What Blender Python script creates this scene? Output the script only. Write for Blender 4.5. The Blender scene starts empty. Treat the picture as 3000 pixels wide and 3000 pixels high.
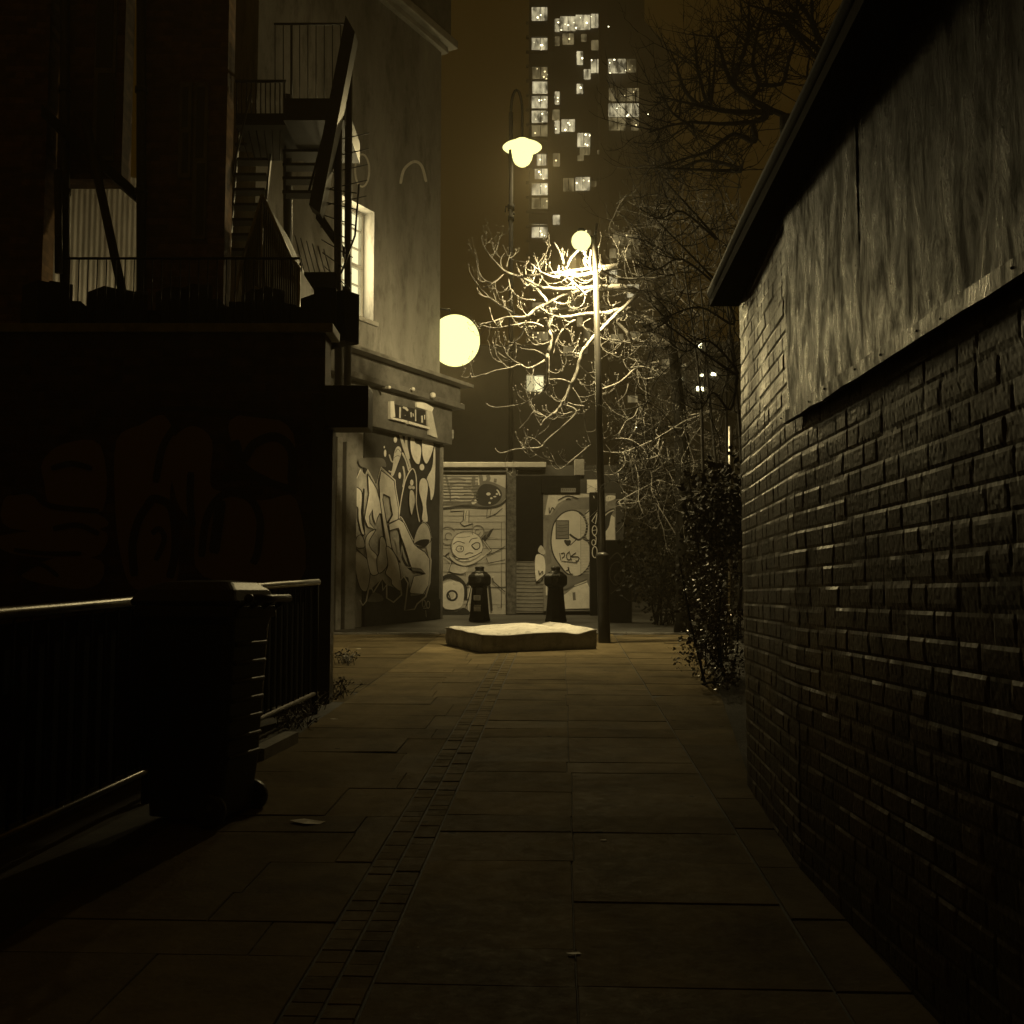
import bpy, bmesh, math, random
import numpy as np
from mathutils import Vector, Matrix, Quaternion
R = math.radians
random.seed(7); rng = np.random.default_rng(7)
S = bpy.context.scene; COL = S.collection
# ------------------------------------------------------------------ camera, world, exposure
CAMH, FPX, PITCH = 1.24, 3200.0, math.atan(245 / 3200)
SLOPE = 0.0412                                   # the lane climbs gently away from the camera
cam = bpy.data.cameras.new('camera'); camo = bpy.data.objects.new('camera', cam); COL.objects.link(camo)
camo.location = (0, 0, CAMH); camo.rotation_euler = (R(90) + PITCH, 0, 0)
cam.sensor_width = 36; cam.lens = 36 * FPX / 3000; cam.clip_start = .05; cam.clip_end = 2000
S.camera = camo
W = bpy.data.worlds.new('World'); S.world = W; W.use_nodes = True
bg = W.node_tree.nodes['Background']; bg.inputs[0].default_value = (1, .50, .03, 1); bg.inputs[1].default_value = .0182
S.view_settings.view_transform = 'Standard'; S.view_settings.look = 'None'
S.view_settings.exposure = 0; S.view_settings.gamma = 1
cy = S.cycles
cy.max_bounces = 5; cy.diffuse_bounces = 3; cy.glossy_bounces = 3; cy.volume_bounces = 0; cy.transmission_bounces = 2
cy.sample_clamp_indirect = 2; cy.sample_clamp_direct = 12
cy.caustics_reflective = False; cy.caustics_refractive = False
try: cy.use_denoising = True
except Exception: pass
LC = (1.0, .79, .375)                             # colour of the street lighting
HAZE = 0.0027
# ------------------------------------------------------------------ geometry helpers
def ray(px, py):
    t = (1500 - py) / FPX
    return Vector(((px - 1500) / FPX, math.cos(PITCH) - t * math.sin(PITCH), math.sin(PITCH) + t * math.cos(PITCH)))
EYE = Vector((0, 0, CAMH))
def P(px, py, d):                                # point seen at a pixel of the photo, d metres away along y
    r = ray(px, py); return EYE + r * (d / r.y)
def gz(x, y): return SLOPE * y
def G(px, py):                                   # point of the ground seen at a pixel
    r = ray(px, py); t = (-CAMH) / (r.z - SLOPE * r.y); return EYE + r * t
def ground_under(px, d):
    p = P(px, 1745, d); return Vector((p.x, p.y, gz(p.x, p.y)))
class Plane:                                     # a vertical wall plane
    def __init__(s, o, u):
        s.o = Vector(o); s.u = Vector((u[0], u[1], 0)).normalized(); s.n = Vector((s.u.y, -s.u.x, 0))
        if s.n.dot(EYE - s.o) < 0: s.n = -s.n
    def hit(s, px, py, off=0.0):
        r = ray(px, py); o = s.o + s.n * off
        return EYE + r * ((o - EYE).dot(s.n) / r.dot(s.n))
    def at(s, t, z, off=0.0):
        p = s.o + s.u * t + s.n * off; return Vector((p.x, p.y, z))
BASE = {}
class MB:
    def __init__(s): s.v = []; s.f = []; s.m = []; s.sm = []
    def add(s, pts, faces, mi=0, smooth=False):
        o = len(s.v); s.v += [tuple(p) for p in pts]
        for f in faces: s.f.append(tuple(i + o for i in f)); s.m.append(mi); s.sm.append(smooth)
        return s
    def poly(s, pts, mi=0): return s.add(pts, [tuple(range(len(pts)))], mi)
    def box(s, c, size, rz=0.0, mi=0, tilt=None):
        hx, hy, hz = [k / 2 for k in size]; c = Vector(c); ca, sa = math.cos(rz), math.sin(rz); pts = []
        for z in (-hz, hz):
            for x, y in ((-hx, -hy), (hx, -hy), (hx, hy), (-hx, hy)):
                v = Vector((x, y, z))
                if tilt: v = tilt @ v
                pts.append(c + Vector((v.x * ca - v.y * sa, v.x * sa + v.y * ca, v.z)))
        return s.add(pts, [(0, 3, 2, 1), (4, 5, 6, 7), (0, 1, 5, 4), (1, 2, 6, 5), (2, 3, 7, 6), (3, 0, 4, 7)], mi)
    def pbox(s, pl, t0, t1, z0, z1, o0, o1, mi=0):   # box on a wall plane, from o0 to o1 off the wall
        pts = [pl.at(t, z, o) for z in (z0, z1) for t, o in ((t0, o0), (t1, o0), (t1, o1), (t0, o1))]
        return s.add(pts, [(0, 3, 2, 1), (4, 5, 6, 7), (0, 1, 5, 4), (1, 2, 6, 5), (2, 3, 7, 6), (3, 0, 4, 7)], mi)
    def prism(s, pts, d, mi=0):
        n = len(pts); d = Vector(d); q = [Vector(p) for p in pts]
        return s.add(q + [p + d for p in q], [tuple(range(n))[::-1], tuple(range(n, 2 * n))] + [(i, (i + 1) % n, (i + 1) % n + n, i + n) for i in range(n)], mi)
    def tube(s, pts, rad, n=6, mi=0, cap=True):
        pts = [Vector(p) for p in pts]; k = len(pts)
        if not hasattr(rad, '__len__'): rad = [rad] * k
        up = None; o = len(s.v); vs = []
        for i, p in enumerate(pts):
            d = (pts[min(i + 1, k - 1)] - pts[max(i - 1, 0)])
            if d.length < 1e-9: d = Vector((0, 0, 1))
            d.normalize()
            if up is None: up = d.orthogonal().normalized()
            up = up - d * up.dot(d)
            if up.length < 1e-6: up = d.orthogonal()
            up.normalize(); b = d.cross(up)
            for j in range(n):
                a = 2 * math.pi * j / n; vs.append(p + (up * math.cos(a) + b * math.sin(a)) * rad[i])
        fs = [(i * n + j, i * n + (j + 1) % n, (i + 1) * n + (j + 1) % n, (i + 1) * n + j) for i in range(k - 1) for j in range(n)]
        if cap: fs += [tuple(range(n))[::-1], tuple(range((k - 1) * n, k * n))]
        return s.add(vs, fs, mi, True)
    def lathe(s, c, prof, n=20, mi=0, smooth=True):
        c = Vector(c); vs = []; k = len(prof)
        for r, z in prof:
            for j in range(n):
                a = 2 * math.pi * (j + .5) / n; vs.append(c + Vector((r * math.cos(a), r * math.sin(a), z)))
        fs = [(i * n + j, i * n + (j + 1) % n, (i + 1) * n + (j + 1) % n, (i + 1) * n + j) for i in range(k - 1) for j in range(n)]
        fs += [tuple(range(n))[::-1], tuple(range((k - 1) * n, k * n))]
        return s.add(vs, fs, mi, smooth)
    def ball(s, c, r, n=14, mi=0, sq=1.0):
        return s.lathe(c, [(max(1e-4, r * math.sin(math.pi * i / n)), -r * sq * math.cos(math.pi * i / n)) for i in range(n + 1)], n * 2, mi)
    def build(s, name, mats, parent=None, loc=None, bevel=0):
        me = bpy.data.meshes.new(name); base = Vector(loc) if loc is not None else Vector((0, 0, 0))
        if parent is not None: base = BASE[parent]
        me.from_pydata([tuple(Vector(v) - base) for v in s.v], [], s.f)
        if not isinstance(mats, (list, tuple)): mats = [mats]
        for m in mats: me.materials.append(m)
        me.polygons.foreach_set('material_index', s.m); me.polygons.foreach_set('use_smooth', s.sm)
        me.update()
        uv = me.uv_layers.new(name='UVMap'); Z = Vector((0, 0, 1))   # metres along and up each face
        for p in me.polygons:
            n = p.normal
            if abs(n.z) > .8: u, w = Vector((1, 0, 0)), Vector((0, 1, 0))
            else: u = Z.cross(n).normalized(); w = Z
            for li in p.loop_indices:
                q = me.vertices[me.loops[li].vertex_index].co + base; uv.data[li].uv = (q.dot(u), q.dot(w))
        o = bpy.data.objects.new(name, me); COL.objects.link(o)
        if parent is not None: o.parent = parent; BASE[o] = base
        else: o.location = base; BASE[o] = base
        if bevel:
            b = o.modifiers.new('bevel', 'BEVEL'); b.width = bevel; b.segments = 2; b.limit_method = 'ANGLE'
        return o
def thing(name, label, cat, loc, group=None):
    o = bpy.data.objects.new(name, None); COL.objects.link(o); o.location = loc; o.empty_display_size = .2
    BASE[o] = Vector(loc); return tag(o, label, cat, group)
def tag(o, label, cat, group=None, kind=None):
    o['label'] = label; o['category'] = cat
    if group: o['group'] = group
    if kind: o['kind'] = kind
    return o
def struct(o, kind='structure'): o['kind'] = kind; return o
def smooth_line(pts, n=6, closed=False):         # Catmull-Rom through 2-D points
    pts = [Vector((p[0], p[1])) for p in pts]; out = []; k = len(pts); rng_ = range(k if closed else k - 1)
    g = (lambda i: pts[i % k]) if closed else (lambda i: pts[max(0, min(k - 1, i))])
    for i in rng_:
        a, b, c, d = g(i - 1), g(i), g(i + 1), g(i + 2)
        for j in range(n):
            t = j / n; out.append(.5 * ((2 * b) + (c - a) * t + (2 * a - 5 * b + 4 * c - d) * t * t + (3 * b - a - 3 * c + d) * t ** 3))
    if not closed: out.append(pts[-1])
    return [(p.x, p.y) for p in out]
class Paint:                                     # spray paint: thin coats lying on a wall plane
    def __init__(s, pl, cv, scale): s.pl = pl; s.cv = cv; s.sc = scale; s.mb = MB(); s.k = 0; s.d0 = .004
    def off(s): s.k += 1; return s.d0 + .0006 * s.k
    def fill(s, pts, mi, soft=True, n=4):
        if soft: pts = smooth_line(pts, n, True)
        o = s.off(); s.mb.poly([s.pl.hit(*s.cv(*p), o) for p in pts], mi)
    def line(s, pts, w, mi, soft=True, closed=False):
        if soft and len(pts) > 2: pts = smooth_line(pts, 5, closed)
        q = [Vector(p) for p in pts]; o = s.off(); L = []; Rr = []; k = len(q)
        if closed: q = q + [q[0]]; k += 1
        for i in range(k):
            d = q[min(i + 1, k - 1)] - q[max(i - 1, 0)]
            if d.length < 1e-9: d = Vector((1, 0))
            d.normalize(); nrm = Vector((-d.y, d.x)); ww = w / 2 * (1 if 0 < i < k - 1 or closed else .75)
            L.append(q[i] + nrm * ww); Rr.append(q[i] - nrm * ww)
        vs = [s.pl.hit(*s.cv(p.x, p.y), o) for p in L + Rr]
        s.mb.add(vs, [(i, i + 1, k + i + 1, k + i) for i in range(k - 1)], mi)
    def disc(s, c, rx, ry, mi, n=24):
        s.fill([(c[0] + rx * math.cos(2 * math.pi * i / n), c[1] + ry * math.sin(2 * math.pi * i / n)) for i in range(n)], mi, False)
    def ring(s, c, rx, ry, w, mi, n=24, a0=0, a1=360):
        pts = [(c[0] + rx * math.cos(R(a0 + (a1 - a0) * i / n)), c[1] + ry * math.sin(R(a0 + (a1 - a0) * i / n))) for i in range(n + (0 if a1 - a0 == 360 else 1))]
        s.line(pts, w, mi, False, a1 - a0 == 360)
# ------------------------------------------------------------------ materials
def nodes(name):
    m = bpy.data.materials.new(name); m.use_nodes = True; nt = m.node_tree; b = nt.nodes['Principled BSDF']; return m, nt, b
def tone(v): return (v, v * .97, v * .92, 1)
def brown(v): return (v, v * .74, v * .36, 1)
def russet(v): return (v, v * .58, v * .28, 1)
def mat(name, v, rough=.75, var=.35, scale=4.0, bump=.25, bdist=.004, metal=0.0, spec=.4, fine=60, stretch=(1, 1, 1), dirt=0.0):
    m, nt, b = nodes(name); N = nt.nodes; L = nt.links
    tc = N.new('ShaderNodeTexCoord'); mp = N.new('ShaderNodeMapping'); mp.inputs['Scale'].default_value = stretch
    L.new(tc.outputs['Object'], mp.inputs[0])
    n1 = N.new('ShaderNodeTexNoise'); n1.inputs['Scale'].default_value = scale; n1.inputs['Detail'].default_value = 8; n1.inputs['Roughness'].default_value = .65
    L.new(mp.outputs[0], n1.inputs['Vector'])
    cr = N.new('ShaderNodeValToRGB'); cr.color_ramp.elements[0].position = .32; cr.color_ramp.elements[1].position = .7
    cr.color_ramp.elements[0].color = tone(v * (1 - var)); cr.color_ramp.elements[1].color = tone(v * (1 + var * .7))
    L.new(n1.outputs[0], cr.inputs[0]); out = cr.outputs[0]
    if dirt:
        n3 = N.new('ShaderNodeTexNoise'); n3.inputs['Scale'].default_value = scale * 2.7; n3.inputs['Detail'].default_value = 10; n3.inputs['Roughness'].default_value = .75
        L.new(mp.outputs[0], n3.inputs['Vector'])
        r3 = N.new('ShaderNodeValToRGB'); r3.color_ramp.elements[0].position = .50; r3.color_ramp.elements[1].position = .68
        r3.color_ramp.elements[0].color = (1, 1, 1, 1); r3.color_ramp.elements[1].color = (1 - dirt, 1 - dirt, 1 - dirt, 1)
        L.new(n3.outputs[0], r3.inputs[0]); mx = N.new('ShaderNodeMix'); mx.data_type = 'RGBA'; mx.blend_type = 'MULTIPLY'; mx.inputs[0].default_value = 1
        L.new(out, mx.inputs[6]); L.new(r3.outputs[0], mx.inputs[7]); out = mx.outputs[2]
    L.new(out, b.inputs['Base Color'])
    b.inputs['Roughness'].default_value = rough; b.inputs['Metallic'].default_value = metal; b.inputs['Specular IOR Level'].default_value = spec
    if bump:
        n2 = N.new('ShaderNodeTexNoise'); n2.inputs['Scale'].default_value = fine; n2.inputs['Detail'].default_value = 6; L.new(mp.outputs[0], n2.inputs['Vector'])
        bp = N.new('ShaderNodeBump'); bp.inputs['Strength'].default_value = bump; bp.inputs['Distance'].default_value = bdist
        L.new(n2.outputs[0], bp.inputs['Height']); L.new(bp.outputs[0], b.inputs['Normal'])
    return m
def brickmat(name, v, mortar, w=.225, h=.075, rough=.8, bump=.6, bdist=.01, tint=None):
    brown = tint or globals()['brown']
    m, nt, b = nodes(name); N = nt.nodes; L = nt.links
    tc = N.new('ShaderNodeTexCoord'); br = N.new('ShaderNodeTexBrick'); L.new(tc.outputs['UV'], br.inputs['Vector'])
    br.inputs['Scale'].default_value = 1; br.inputs['Brick Width'].default_value = w; br.inputs['Row Height'].default_value = h
    br.inputs['Mortar Size'].default_value = .005; br.inputs['Mortar Smooth'].default_value = .3; br.inputs['Bias'].default_value = -.2
    br.inputs['Color1'].default_value = brown(v * .6); br.inputs['Color2'].default_value = brown(v * 1.3); br.inputs['Mortar'].default_value = brown(mortar)
    n = N.new('ShaderNodeTexNoise'); n.inputs['Scale'].default_value = 9; n.inputs['Detail'].default_value = 8; L.new(tc.outputs['Object'], n.inputs['Vector'])
    cr = N.new('ShaderNodeValToRGB'); cr.color_ramp.elements[0].position = .3; cr.color_ramp.elements[1].position = .7
    cr.color_ramp.elements[0].color = (.45, .45, .45, 1); cr.color_ramp.elements[1].color = (1.2, 1.2, 1.2, 1); L.new(n.outputs[0], cr.inputs[0])
    mx = N.new('ShaderNodeMix'); mx.data_type = 'RGBA'; mx.blend_type = 'MULTIPLY'; mx.inputs[0].default_value = .8
    L.new(br.outputs['Color'], mx.inputs[6]); L.new(cr.outputs[0], mx.inputs[7]); L.new(mx.outputs[2], b.inputs['Base Color'])
    bp = N.new('ShaderNodeBump'); bp.invert = True; bp.inputs['Strength'].default_value = bump; bp.inputs['Distance'].default_value = bdist
    L.new(br.outputs['Fac'], bp.inputs['Height'])
    n2 = N.new('ShaderNodeTexNoise'); n2.inputs['Scale'].default_value = 50; n2.inputs['Detail'].default_value = 5; L.new(tc.outputs['Object'], n2.inputs['Vector'])
    b2 = N.new('ShaderNodeBump'); b2.inputs['Strength'].default_value = .4; b2.inputs['Distance'].default_value = .005
    L.new(n2.outputs[0], b2.inputs['Height']); L.new(bp.outputs[0], b2.inputs['Normal']); L.new(b2.outputs[0], b.inputs['Normal'])
    b.inputs['Roughness'].default_value = rough; return m
def glow(name, k, col=(1, .93, .40), spots=0.0, scale=6.0):
    m, nt, b = nodes(name); N = nt.nodes; L = nt.links
    b.inputs['Base Color'].default_value = (0, 0, 0, 1); b.inputs['Specular IOR Level'].default_value = 0; b.inputs['Roughness'].default_value = 1
    b.inputs['Emission Color'].default_value = (*col, 1); b.inputs['Emission Strength'].default_value = k
    if spots:                                    # a lit room: curtains, furniture and a few bright lamps behind the glass
        tc = N.new('ShaderNodeTexCoord'); n = N.new('ShaderNodeTexNoise'); n.inputs['Scale'].default_value = scale; n.inputs['Detail'].default_value = 5
        mp = N.new('ShaderNodeMapping'); mp.inputs['Scale'].default_value = (1, 1, .45); L.new(tc.outputs['Object'], mp.inputs[0]); L.new(mp.outputs[0], n.inputs['Vector'])
        r1 = N.new('ShaderNodeMapRange'); r1.inputs[1].default_value = .36; r1.inputs[2].default_value = .66; r1.inputs[3].default_value = .12; r1.inputs[4].default_value = 1.35; L.new(n.outputs[0], r1.inputs[0])
        v = N.new('ShaderNodeTexVoronoi'); v.inputs['Scale'].default_value = scale * .9; L.new(tc.outputs['Object'], v.inputs['Vector'])
        r2 = N.new('ShaderNodeMapRange'); r2.inputs[1].default_value = .17; r2.inputs[2].default_value = .10; r2.inputs[3].default_value = 0; r2.inputs[4].default_value = spots; L.new(v.outputs['Distance'], r2.inputs[0])
        mm = N.new('ShaderNodeMath'); mm.operation = 'MULTIPLY'; mm.inputs[1].default_value = k; L.new(r1.outputs[0], mm.inputs[0])
        ad = N.new('ShaderNodeMath'); ad.operation = 'ADD'; L.new(mm.outputs[0], ad.inputs[0]); L.new(r2.outputs[0], ad.inputs[1]); L.new(ad.outputs[0], b.inputs['Emission Strength'])
    return m
M = {}
M['render'] = mat('painted_render', .27, .8, .42, 1.3, .35, .01, dirt=.5, stretch=(1, 1, .35))
M['render_dark'] = mat('grubby_render', .16, .85, .4, 2, .4, .01, dirt=.5)
M['cornice'] = mat('stone_moulding', .4, .75, .3, 3, .3)
M['lead'] = mat('lead_flashing', .20, .5, .35, 5, .3)
M['shopwood'] = mat('old_shop_timber', .13, .6, .45, 3, .4, dirt=.4)
M['plinth'] = mat('black_plinth', .035, .6, .5, 5, .4)
M['muralbase'] = mat('mural_backing', .045, .7, .5, 3, .3)
M['p_light'] = mat('pale_spray_paint', .80, .6, .18, 3, .25, dirt=.15)
M['p_mid'] = mat('mid_spray_paint', .60, .6, .25, 3, .25, dirt=.2)
M['p_low'] = mat('dull_spray_paint', .19, .6, .3, 3, .25)
M['p_back'] = mat('grey_spray_paint', .50, .6, .35, 5, .25, dirt=.25)
M['p_dark'] = mat('dark_spray_paint', .025, .6, .4, 4, .25)
M['p_white'] = mat('white_spray_paint', .68, .6, .12, 4, .2)
M['shutter'] = mat('pale_shutter', .52, .55, .16, 1.6, .2, dirt=.18)
M['shutter_rib'] = mat('shutter_joint', .25, .5, .3, 6, .2)
M['shopwall'] = mat('shop_render', .26, .8, .35, 2, .4, dirt=.4)
M['darkwall'] = mat('dark_shop_wall', .05, .8, .5, 2, .4)
M['poster'] = mat('torn_posters', .10, .7, .8, 14, .5, dirt=.5)
M['brick'] = brickmat('dark_brick', .16, .12, tint=russet)
M['brick2'] = brickmat('sooty_brick', .07, .06, tint=russet)
M['iron'] = mat('black_iron', .010, .35, .4, 8, .2, metal=.6, spec=.5)
M['galv'] = mat('galvanised_tube', .28, .32, .3, 10, .15, metal=.8)
M['matte'] = mat('matte_black_bar', .010, .85, .3, 8, .2, spec=.1)
M['steel'] = mat('painted_steel', .014, .42, .4, 6, .25, spec=.5)
M['corr'] = mat('corrugated_sheet', .72, .6, .25, 2, .2, stretch=(1, 1, .3), dirt=.25)
M['corr2'] = mat('weathered_sheet', .17, .6, .5, 3, .2, stretch=(1, 1, .2), dirt=.5)
M['plastic'] = mat('black_plastic', .018, .38, .3, 10, .25, spec=.5)
M['post3'] = mat('dark_column_paint', .004, .8, .35, 6, .2, spec=.04)
M['post'] = mat('lamp_post_paint', .05, .35, .35, 6, .2, spec=.5)
M['castiron'] = mat('bollard_paint', .022, .4, .4, 8, .3, spec=.5)
M['label'] = mat('paper_sticker', .8, .6, .3, 12, .1)
M['mattress'] = mat('soiled_mattress_cloth', .66, .85, .26, 2.2, .4, .006, dirt=.62, fine=25)
M['mattress_side'] = mat('mattress_border', .30, .85, .4, 3, .4, dirt=.5)
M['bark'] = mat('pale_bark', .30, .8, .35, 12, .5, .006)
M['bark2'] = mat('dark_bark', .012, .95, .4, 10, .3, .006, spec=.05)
M['bark3'] = mat('twig_bark', .045, .9, .4, 10, .3, .006, spec=.1)
M['leaf'] = mat('glossy_leaf', .07, .28, .5, 6, 0, spec=.6)
M['leaf2'] = mat('ivy_leaf', .013, .6, .6, 3, 0, spec=.2)
M['soil'] = mat('bare_soil', .035, .9, .5, 6, .8, .02)
M['roof'] = mat('roof_felt', .02, .85, .4, 4, .4)
M['gutter'] = mat('gutter_plastic', .010, .7, .4, 8, .3, spec=.1)
M['concrete'] = mat('tower_concrete', .10, .8, .3, .3, 0)
M['concrete2'] = mat('tower_cladding', .05, .6, .3, .3, 0)
M['farwall'] = mat('far_facade', .05, .8, .4, .4, 0)
M['kerb'] = mat('granite_kerb', .22, .6, .3, 8, .3)
M['weed'] = mat('dry_weeds', .12, .7, .5, 9, 0)
M['litter'] = mat('scrap_paper', .7, .6, .2, 9, .1)
M['road'] = mat('asphalt', .085, .6, .4, 1.5, .5, .006, fine=120)
M['joint'] = mat('joint_sand', .06, .8, .4, 6, .4)
M['frame'] = mat('white_window_paint', .6, .5, .15, 4, .1)
M['globe'] = glow('lamp_globe', 1.75, (1, .96, .355))
M['bulb'] = glow('lamp_bowl', 1.75, (1, .96, .355))
M['win'] = glow('lit_window', .62, (1, .88, .45))
M['winside'] = glow('lit_curtain', 1.25, (1, .90, .48))
M['flat'] = glow('flat_window', .85, (1, .87, .52), 9, .95)
M['flat_dim'] = glow('dim_flat_window', .26, (1, .80, .38), 3.6, 1.0)
M['spot'] = glow('window_lamp', 8, (1, .95, .55))
# ------------------------------------------------------------------ lamps' own light
def point(name, loc, power, rad=.12):
    l = bpy.data.lights.new(name, 'POINT'); l.energy = power; l.color = LC; l.shadow_soft_size = rad
    o = bpy.data.objects.new(name, l); COL.objects.link(o); o.location = loc; return o
# ================================================================== GROUND
mb = MB(); mb.poly([(-300, -6, gz(0, -6) - .02), (300, -6, gz(0, -6) - .02), (300, 26, gz(0, 26) - .02), (-300, 26, gz(0, 26) - .02)])
mb.poly([(-300, 26, gz(0, 26) - .02), (300, 26, gz(0, 26) - .02), (300, 400, gz(0, 26) - .02), (-300, 400, gz(0, 26) - .02)])
struct(mb.build('ground', M['soil']))
PD = Vector((math.tan(R(2.6)), 1, 0)).normalized(); PX = Vector((PD.y, -PD.x, 0))     # lane axis and its right-hand side
def lane(s, t, h=0.0):
    p = PX * s + PD * t; return Vector((p.x, p.y, gz(p.x, p.y) + h))
YEND = 16.3
g0 = G(1148, 2568); SET0 = (g0.x * PX.x + g0.y * PX.y)                               # centre line of the sett strip
mb = MB(); mb.poly([lane(-3.7, 9, -.008), lane(-2.3, 9, -.008), lane(-2.3, YEND, -.008), lane(-3.7, YEND, -.008)]); mb.poly([lane(-2.3, -3, -.006), lane(3.1, -3, -.006), lane(3.1, YEND, -.006), lane(-2.3, YEND, -.006)]); struct(mb.build('pavement_bed', M['joint']))
def slabmat():
    m, nt, b = nodes('paving_slab'); N = nt.nodes; L = nt.links
    at = N.new('ShaderNodeAttribute'); at.attribute_name = 'shade'; tc = N.new('ShaderNodeTexCoord')
    n = N.new('ShaderNodeTexNoise'); n.inputs['Scale'].default_value = 2.2; n.inputs['Detail'].default_value = 9; n.inputs['Roughness'].default_value = .7; L.new(tc.outputs['Object'], n.inputs['Vector'])
    r = N.new('ShaderNodeMapRange'); r.inputs[1].default_value = .3; r.inputs[2].default_value = .7; r.inputs[3].default_value = .55; r.inputs[4].default_value = 1.3; L.new(n.outputs[0], r.inputs[0])
    mu = N.new('ShaderNodeMath'); mu.operation = 'MULTIPLY'; L.new(at.outputs['Fac'], mu.inputs[0]); L.new(r.outputs[0], mu.inputs[1])
    v = N.new('ShaderNodeTexVoronoi'); v.inputs['Scale'].default_value = 3.3; v.inputs['Randomness'].default_value = 1; L.new(tc.outputs['Object'], v.inputs['Vector'])
    rr = N.new('ShaderNodeMapRange'); rr.inputs[1].default_value = .05; rr.inputs[2].default_value = .075; rr.inputs[3].default_value = .35; rr.inputs[4].default_value = 1; L.new(v.outputs['Distance'], rr.inputs[0])   # chewing gum and stains
    m2 = N.new('ShaderNodeMath'); m2.operation = 'MULTIPLY'; L.new(mu.outputs[0], m2.inputs[0]); L.new(rr.outputs[0], m2.inputs[1])
    cb = N.new('ShaderNodeCombineColor'); L.new(m2.outputs[0], cb.inputs[0])
    for i, k in ((1, .80), (2, .46)):
        q = N.new('ShaderNodeMath'); q.operation = 'MULTIPLY'; q.inputs[1].default_value = k; L.new(m2.outputs[0], q.inputs[0]); L.new(q.outputs[0], cb.inputs[i])
    L.new(cb.outputs[0], b.inputs['Base Color'])
    hs = N.new('ShaderNodeMath'); hs.operation = 'MULTIPLY'; hs.inputs[1].default_value = 977; L.new(at.outputs['Fac'], hs.inputs[0]); hf = N.new('ShaderNodeMath'); hf.operation = 'FRACT'; L.new(hs.outputs[0], hf.inputs[0])
    n3 = N.new('ShaderNodeTexNoise'); n3.inputs['Scale'].default_value = 14; n3.inputs['Detail'].default_value = 9; n3.inputs['Roughness'].default_value = .8; L.new(tc.outputs['Object'], n3.inputs['Vector'])
    ma = N.new('ShaderNodeMath'); ma.operation = 'MULTIPLY_ADD'; ma.inputs[1].default_value = .12; L.new(hf.outputs[0], ma.inputs[0]); L.new(n3.outputs[0], ma.inputs[2])
    r3 = N.new('ShaderNodeMapRange'); r3.inputs[1].default_value = .35; r3.inputs[2].default_value = .8; r3.inputs[3].default_value = .6; r3.inputs[4].default_value = .95; L.new(ma.outputs[0], r3.inputs[0]); L.new(r3.outputs[0], b.inputs['Roughness']); b.inputs['Specular IOR Level'].default_value = .04
    n2 = N.new('ShaderNodeTexNoise'); n2.inputs['Scale'].default_value = 38; n2.inputs['Detail'].default_value = 7; L.new(tc.outputs['Object'], n2.inputs['Vector'])
    bp = N.new('ShaderNodeBump'); bp.inputs['Strength'].default_value = .55; bp.inputs['Distance'].default_value = .004; L.new(n2.outputs[0], bp.inputs['Height']); L.new(bp.outputs[0], b.inputs['Normal'])
    return m
M['slab'] = slabmat()
def slabs(name, cols, t0, t1, rows, v, tilt, stagger=.02):
    vs, fs, sh = [], [], []; t = t0
    while t < t1:
        dt = random.choice(rows); off = [0] + [random.gauss(0, stagger) for _ in cols[1:-1]] + [0]; cc = [c + o for c, o in zip(cols, off)]; row = random.uniform(.82, 1.14)
        for a, b in zip(cc[:-1], cc[1:]):
            j = .0016; tt0, tt1 = t + j, min(t + dt, t1) - j; cs, ct = (a + b) / 2, (tt0 + tt1) / 2
            kx, ky, kz = random.gauss(0, tilt), random.gauss(0, tilt), random.uniform(-.002, .003); shade = v * row * random.uniform(.9, 1.1)
            o = len(vs); hh = lambda p, q: kz + kx * (p - cs) + ky * (q - ct)
            A = [(a + j, tt0), (b - j, tt0), (b - j, tt1), (a + j, tt1)]; e = .0025
            I = [(a + j + e, tt0 + e), (b - j - e, tt0 + e), (b - j - e, tt1 - e), (a + j + e, tt1 - e)]
            vs += [lane(p, q, hh(p, q) - .004) for p, q in A] + [lane(p, q, hh(p, q)) for p, q in I]; sh += [shade] * 8
            fs += [(o + 4, o + 5, o + 6, o + 7)] + [(o + i, o + (i + 1) % 4, o + 4 + (i + 1) % 4, o + 4 + i) for i in range(4)]
        t += dt
    mb = MB(); mb.add(vs, fs); ob = mb.build(name, M['slab']); at = ob.data.attributes.new('shade', 'FLOAT', 'POINT'); at.data.foreach_set('value', sh); return struct(ob)
L_EDGE, R_EDGE = -1.78, 1.18; q = G(1670, 2366); SJ = q.x * PX.x + q.y * PX.y
slabs('pavement', [L_EDGE, L_EDGE + .75, SET0 - .106], -1, YEND, (.45, .6, .5, .3, .4), .14, .004, .12)
slabs('pavement', [SET0 + .106, SJ, R_EDGE - .42], -1, YEND, (.45, .6, .5, .3, .35), .14, .004, .007)
slabs('pavement', [R_EDGE - .415, R_EDGE + .2, 2.3], -1, YEND, (.6, .6, .75), .125, .008, .02)
slabs('pavement', [-3.7, -2.7, L_EDGE - .005], 9.0, YEND, (.45, .6, .5), .098, .006, .1)
slabs('paving_strip', [SET0 - .10, SET0 - .003], -1, YEND, (.1, .11, .09), .13, .008)
slabs('paving_strip', [SET0 + .003, SET0 + .10], -1, YEND, (.1, .11, .09), .13, .008)
mb = MB(); mb.poly([(-6, YEND - .2, gz(0, YEND - .2) - .004), (9, YEND - .2, gz(0, YEND - .2) - .004), (9, 22, gz(0, 22) - .004), (-6, 22, gz(0, 22) - .004)]); struct(mb.build('road', M['road']))
mb = MB()
for i in range(-4, 12): mb.box((i * .92 - .6, YEND, gz(0, YEND) + .005), (.9, .15, .03))
tag(mb.build('kerb', M['kerb'], loc=(0, YEND, gz(0, YEND)), bevel=.006), 'flush pale granite kerb between the slabs and the road', 'kerb')
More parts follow.
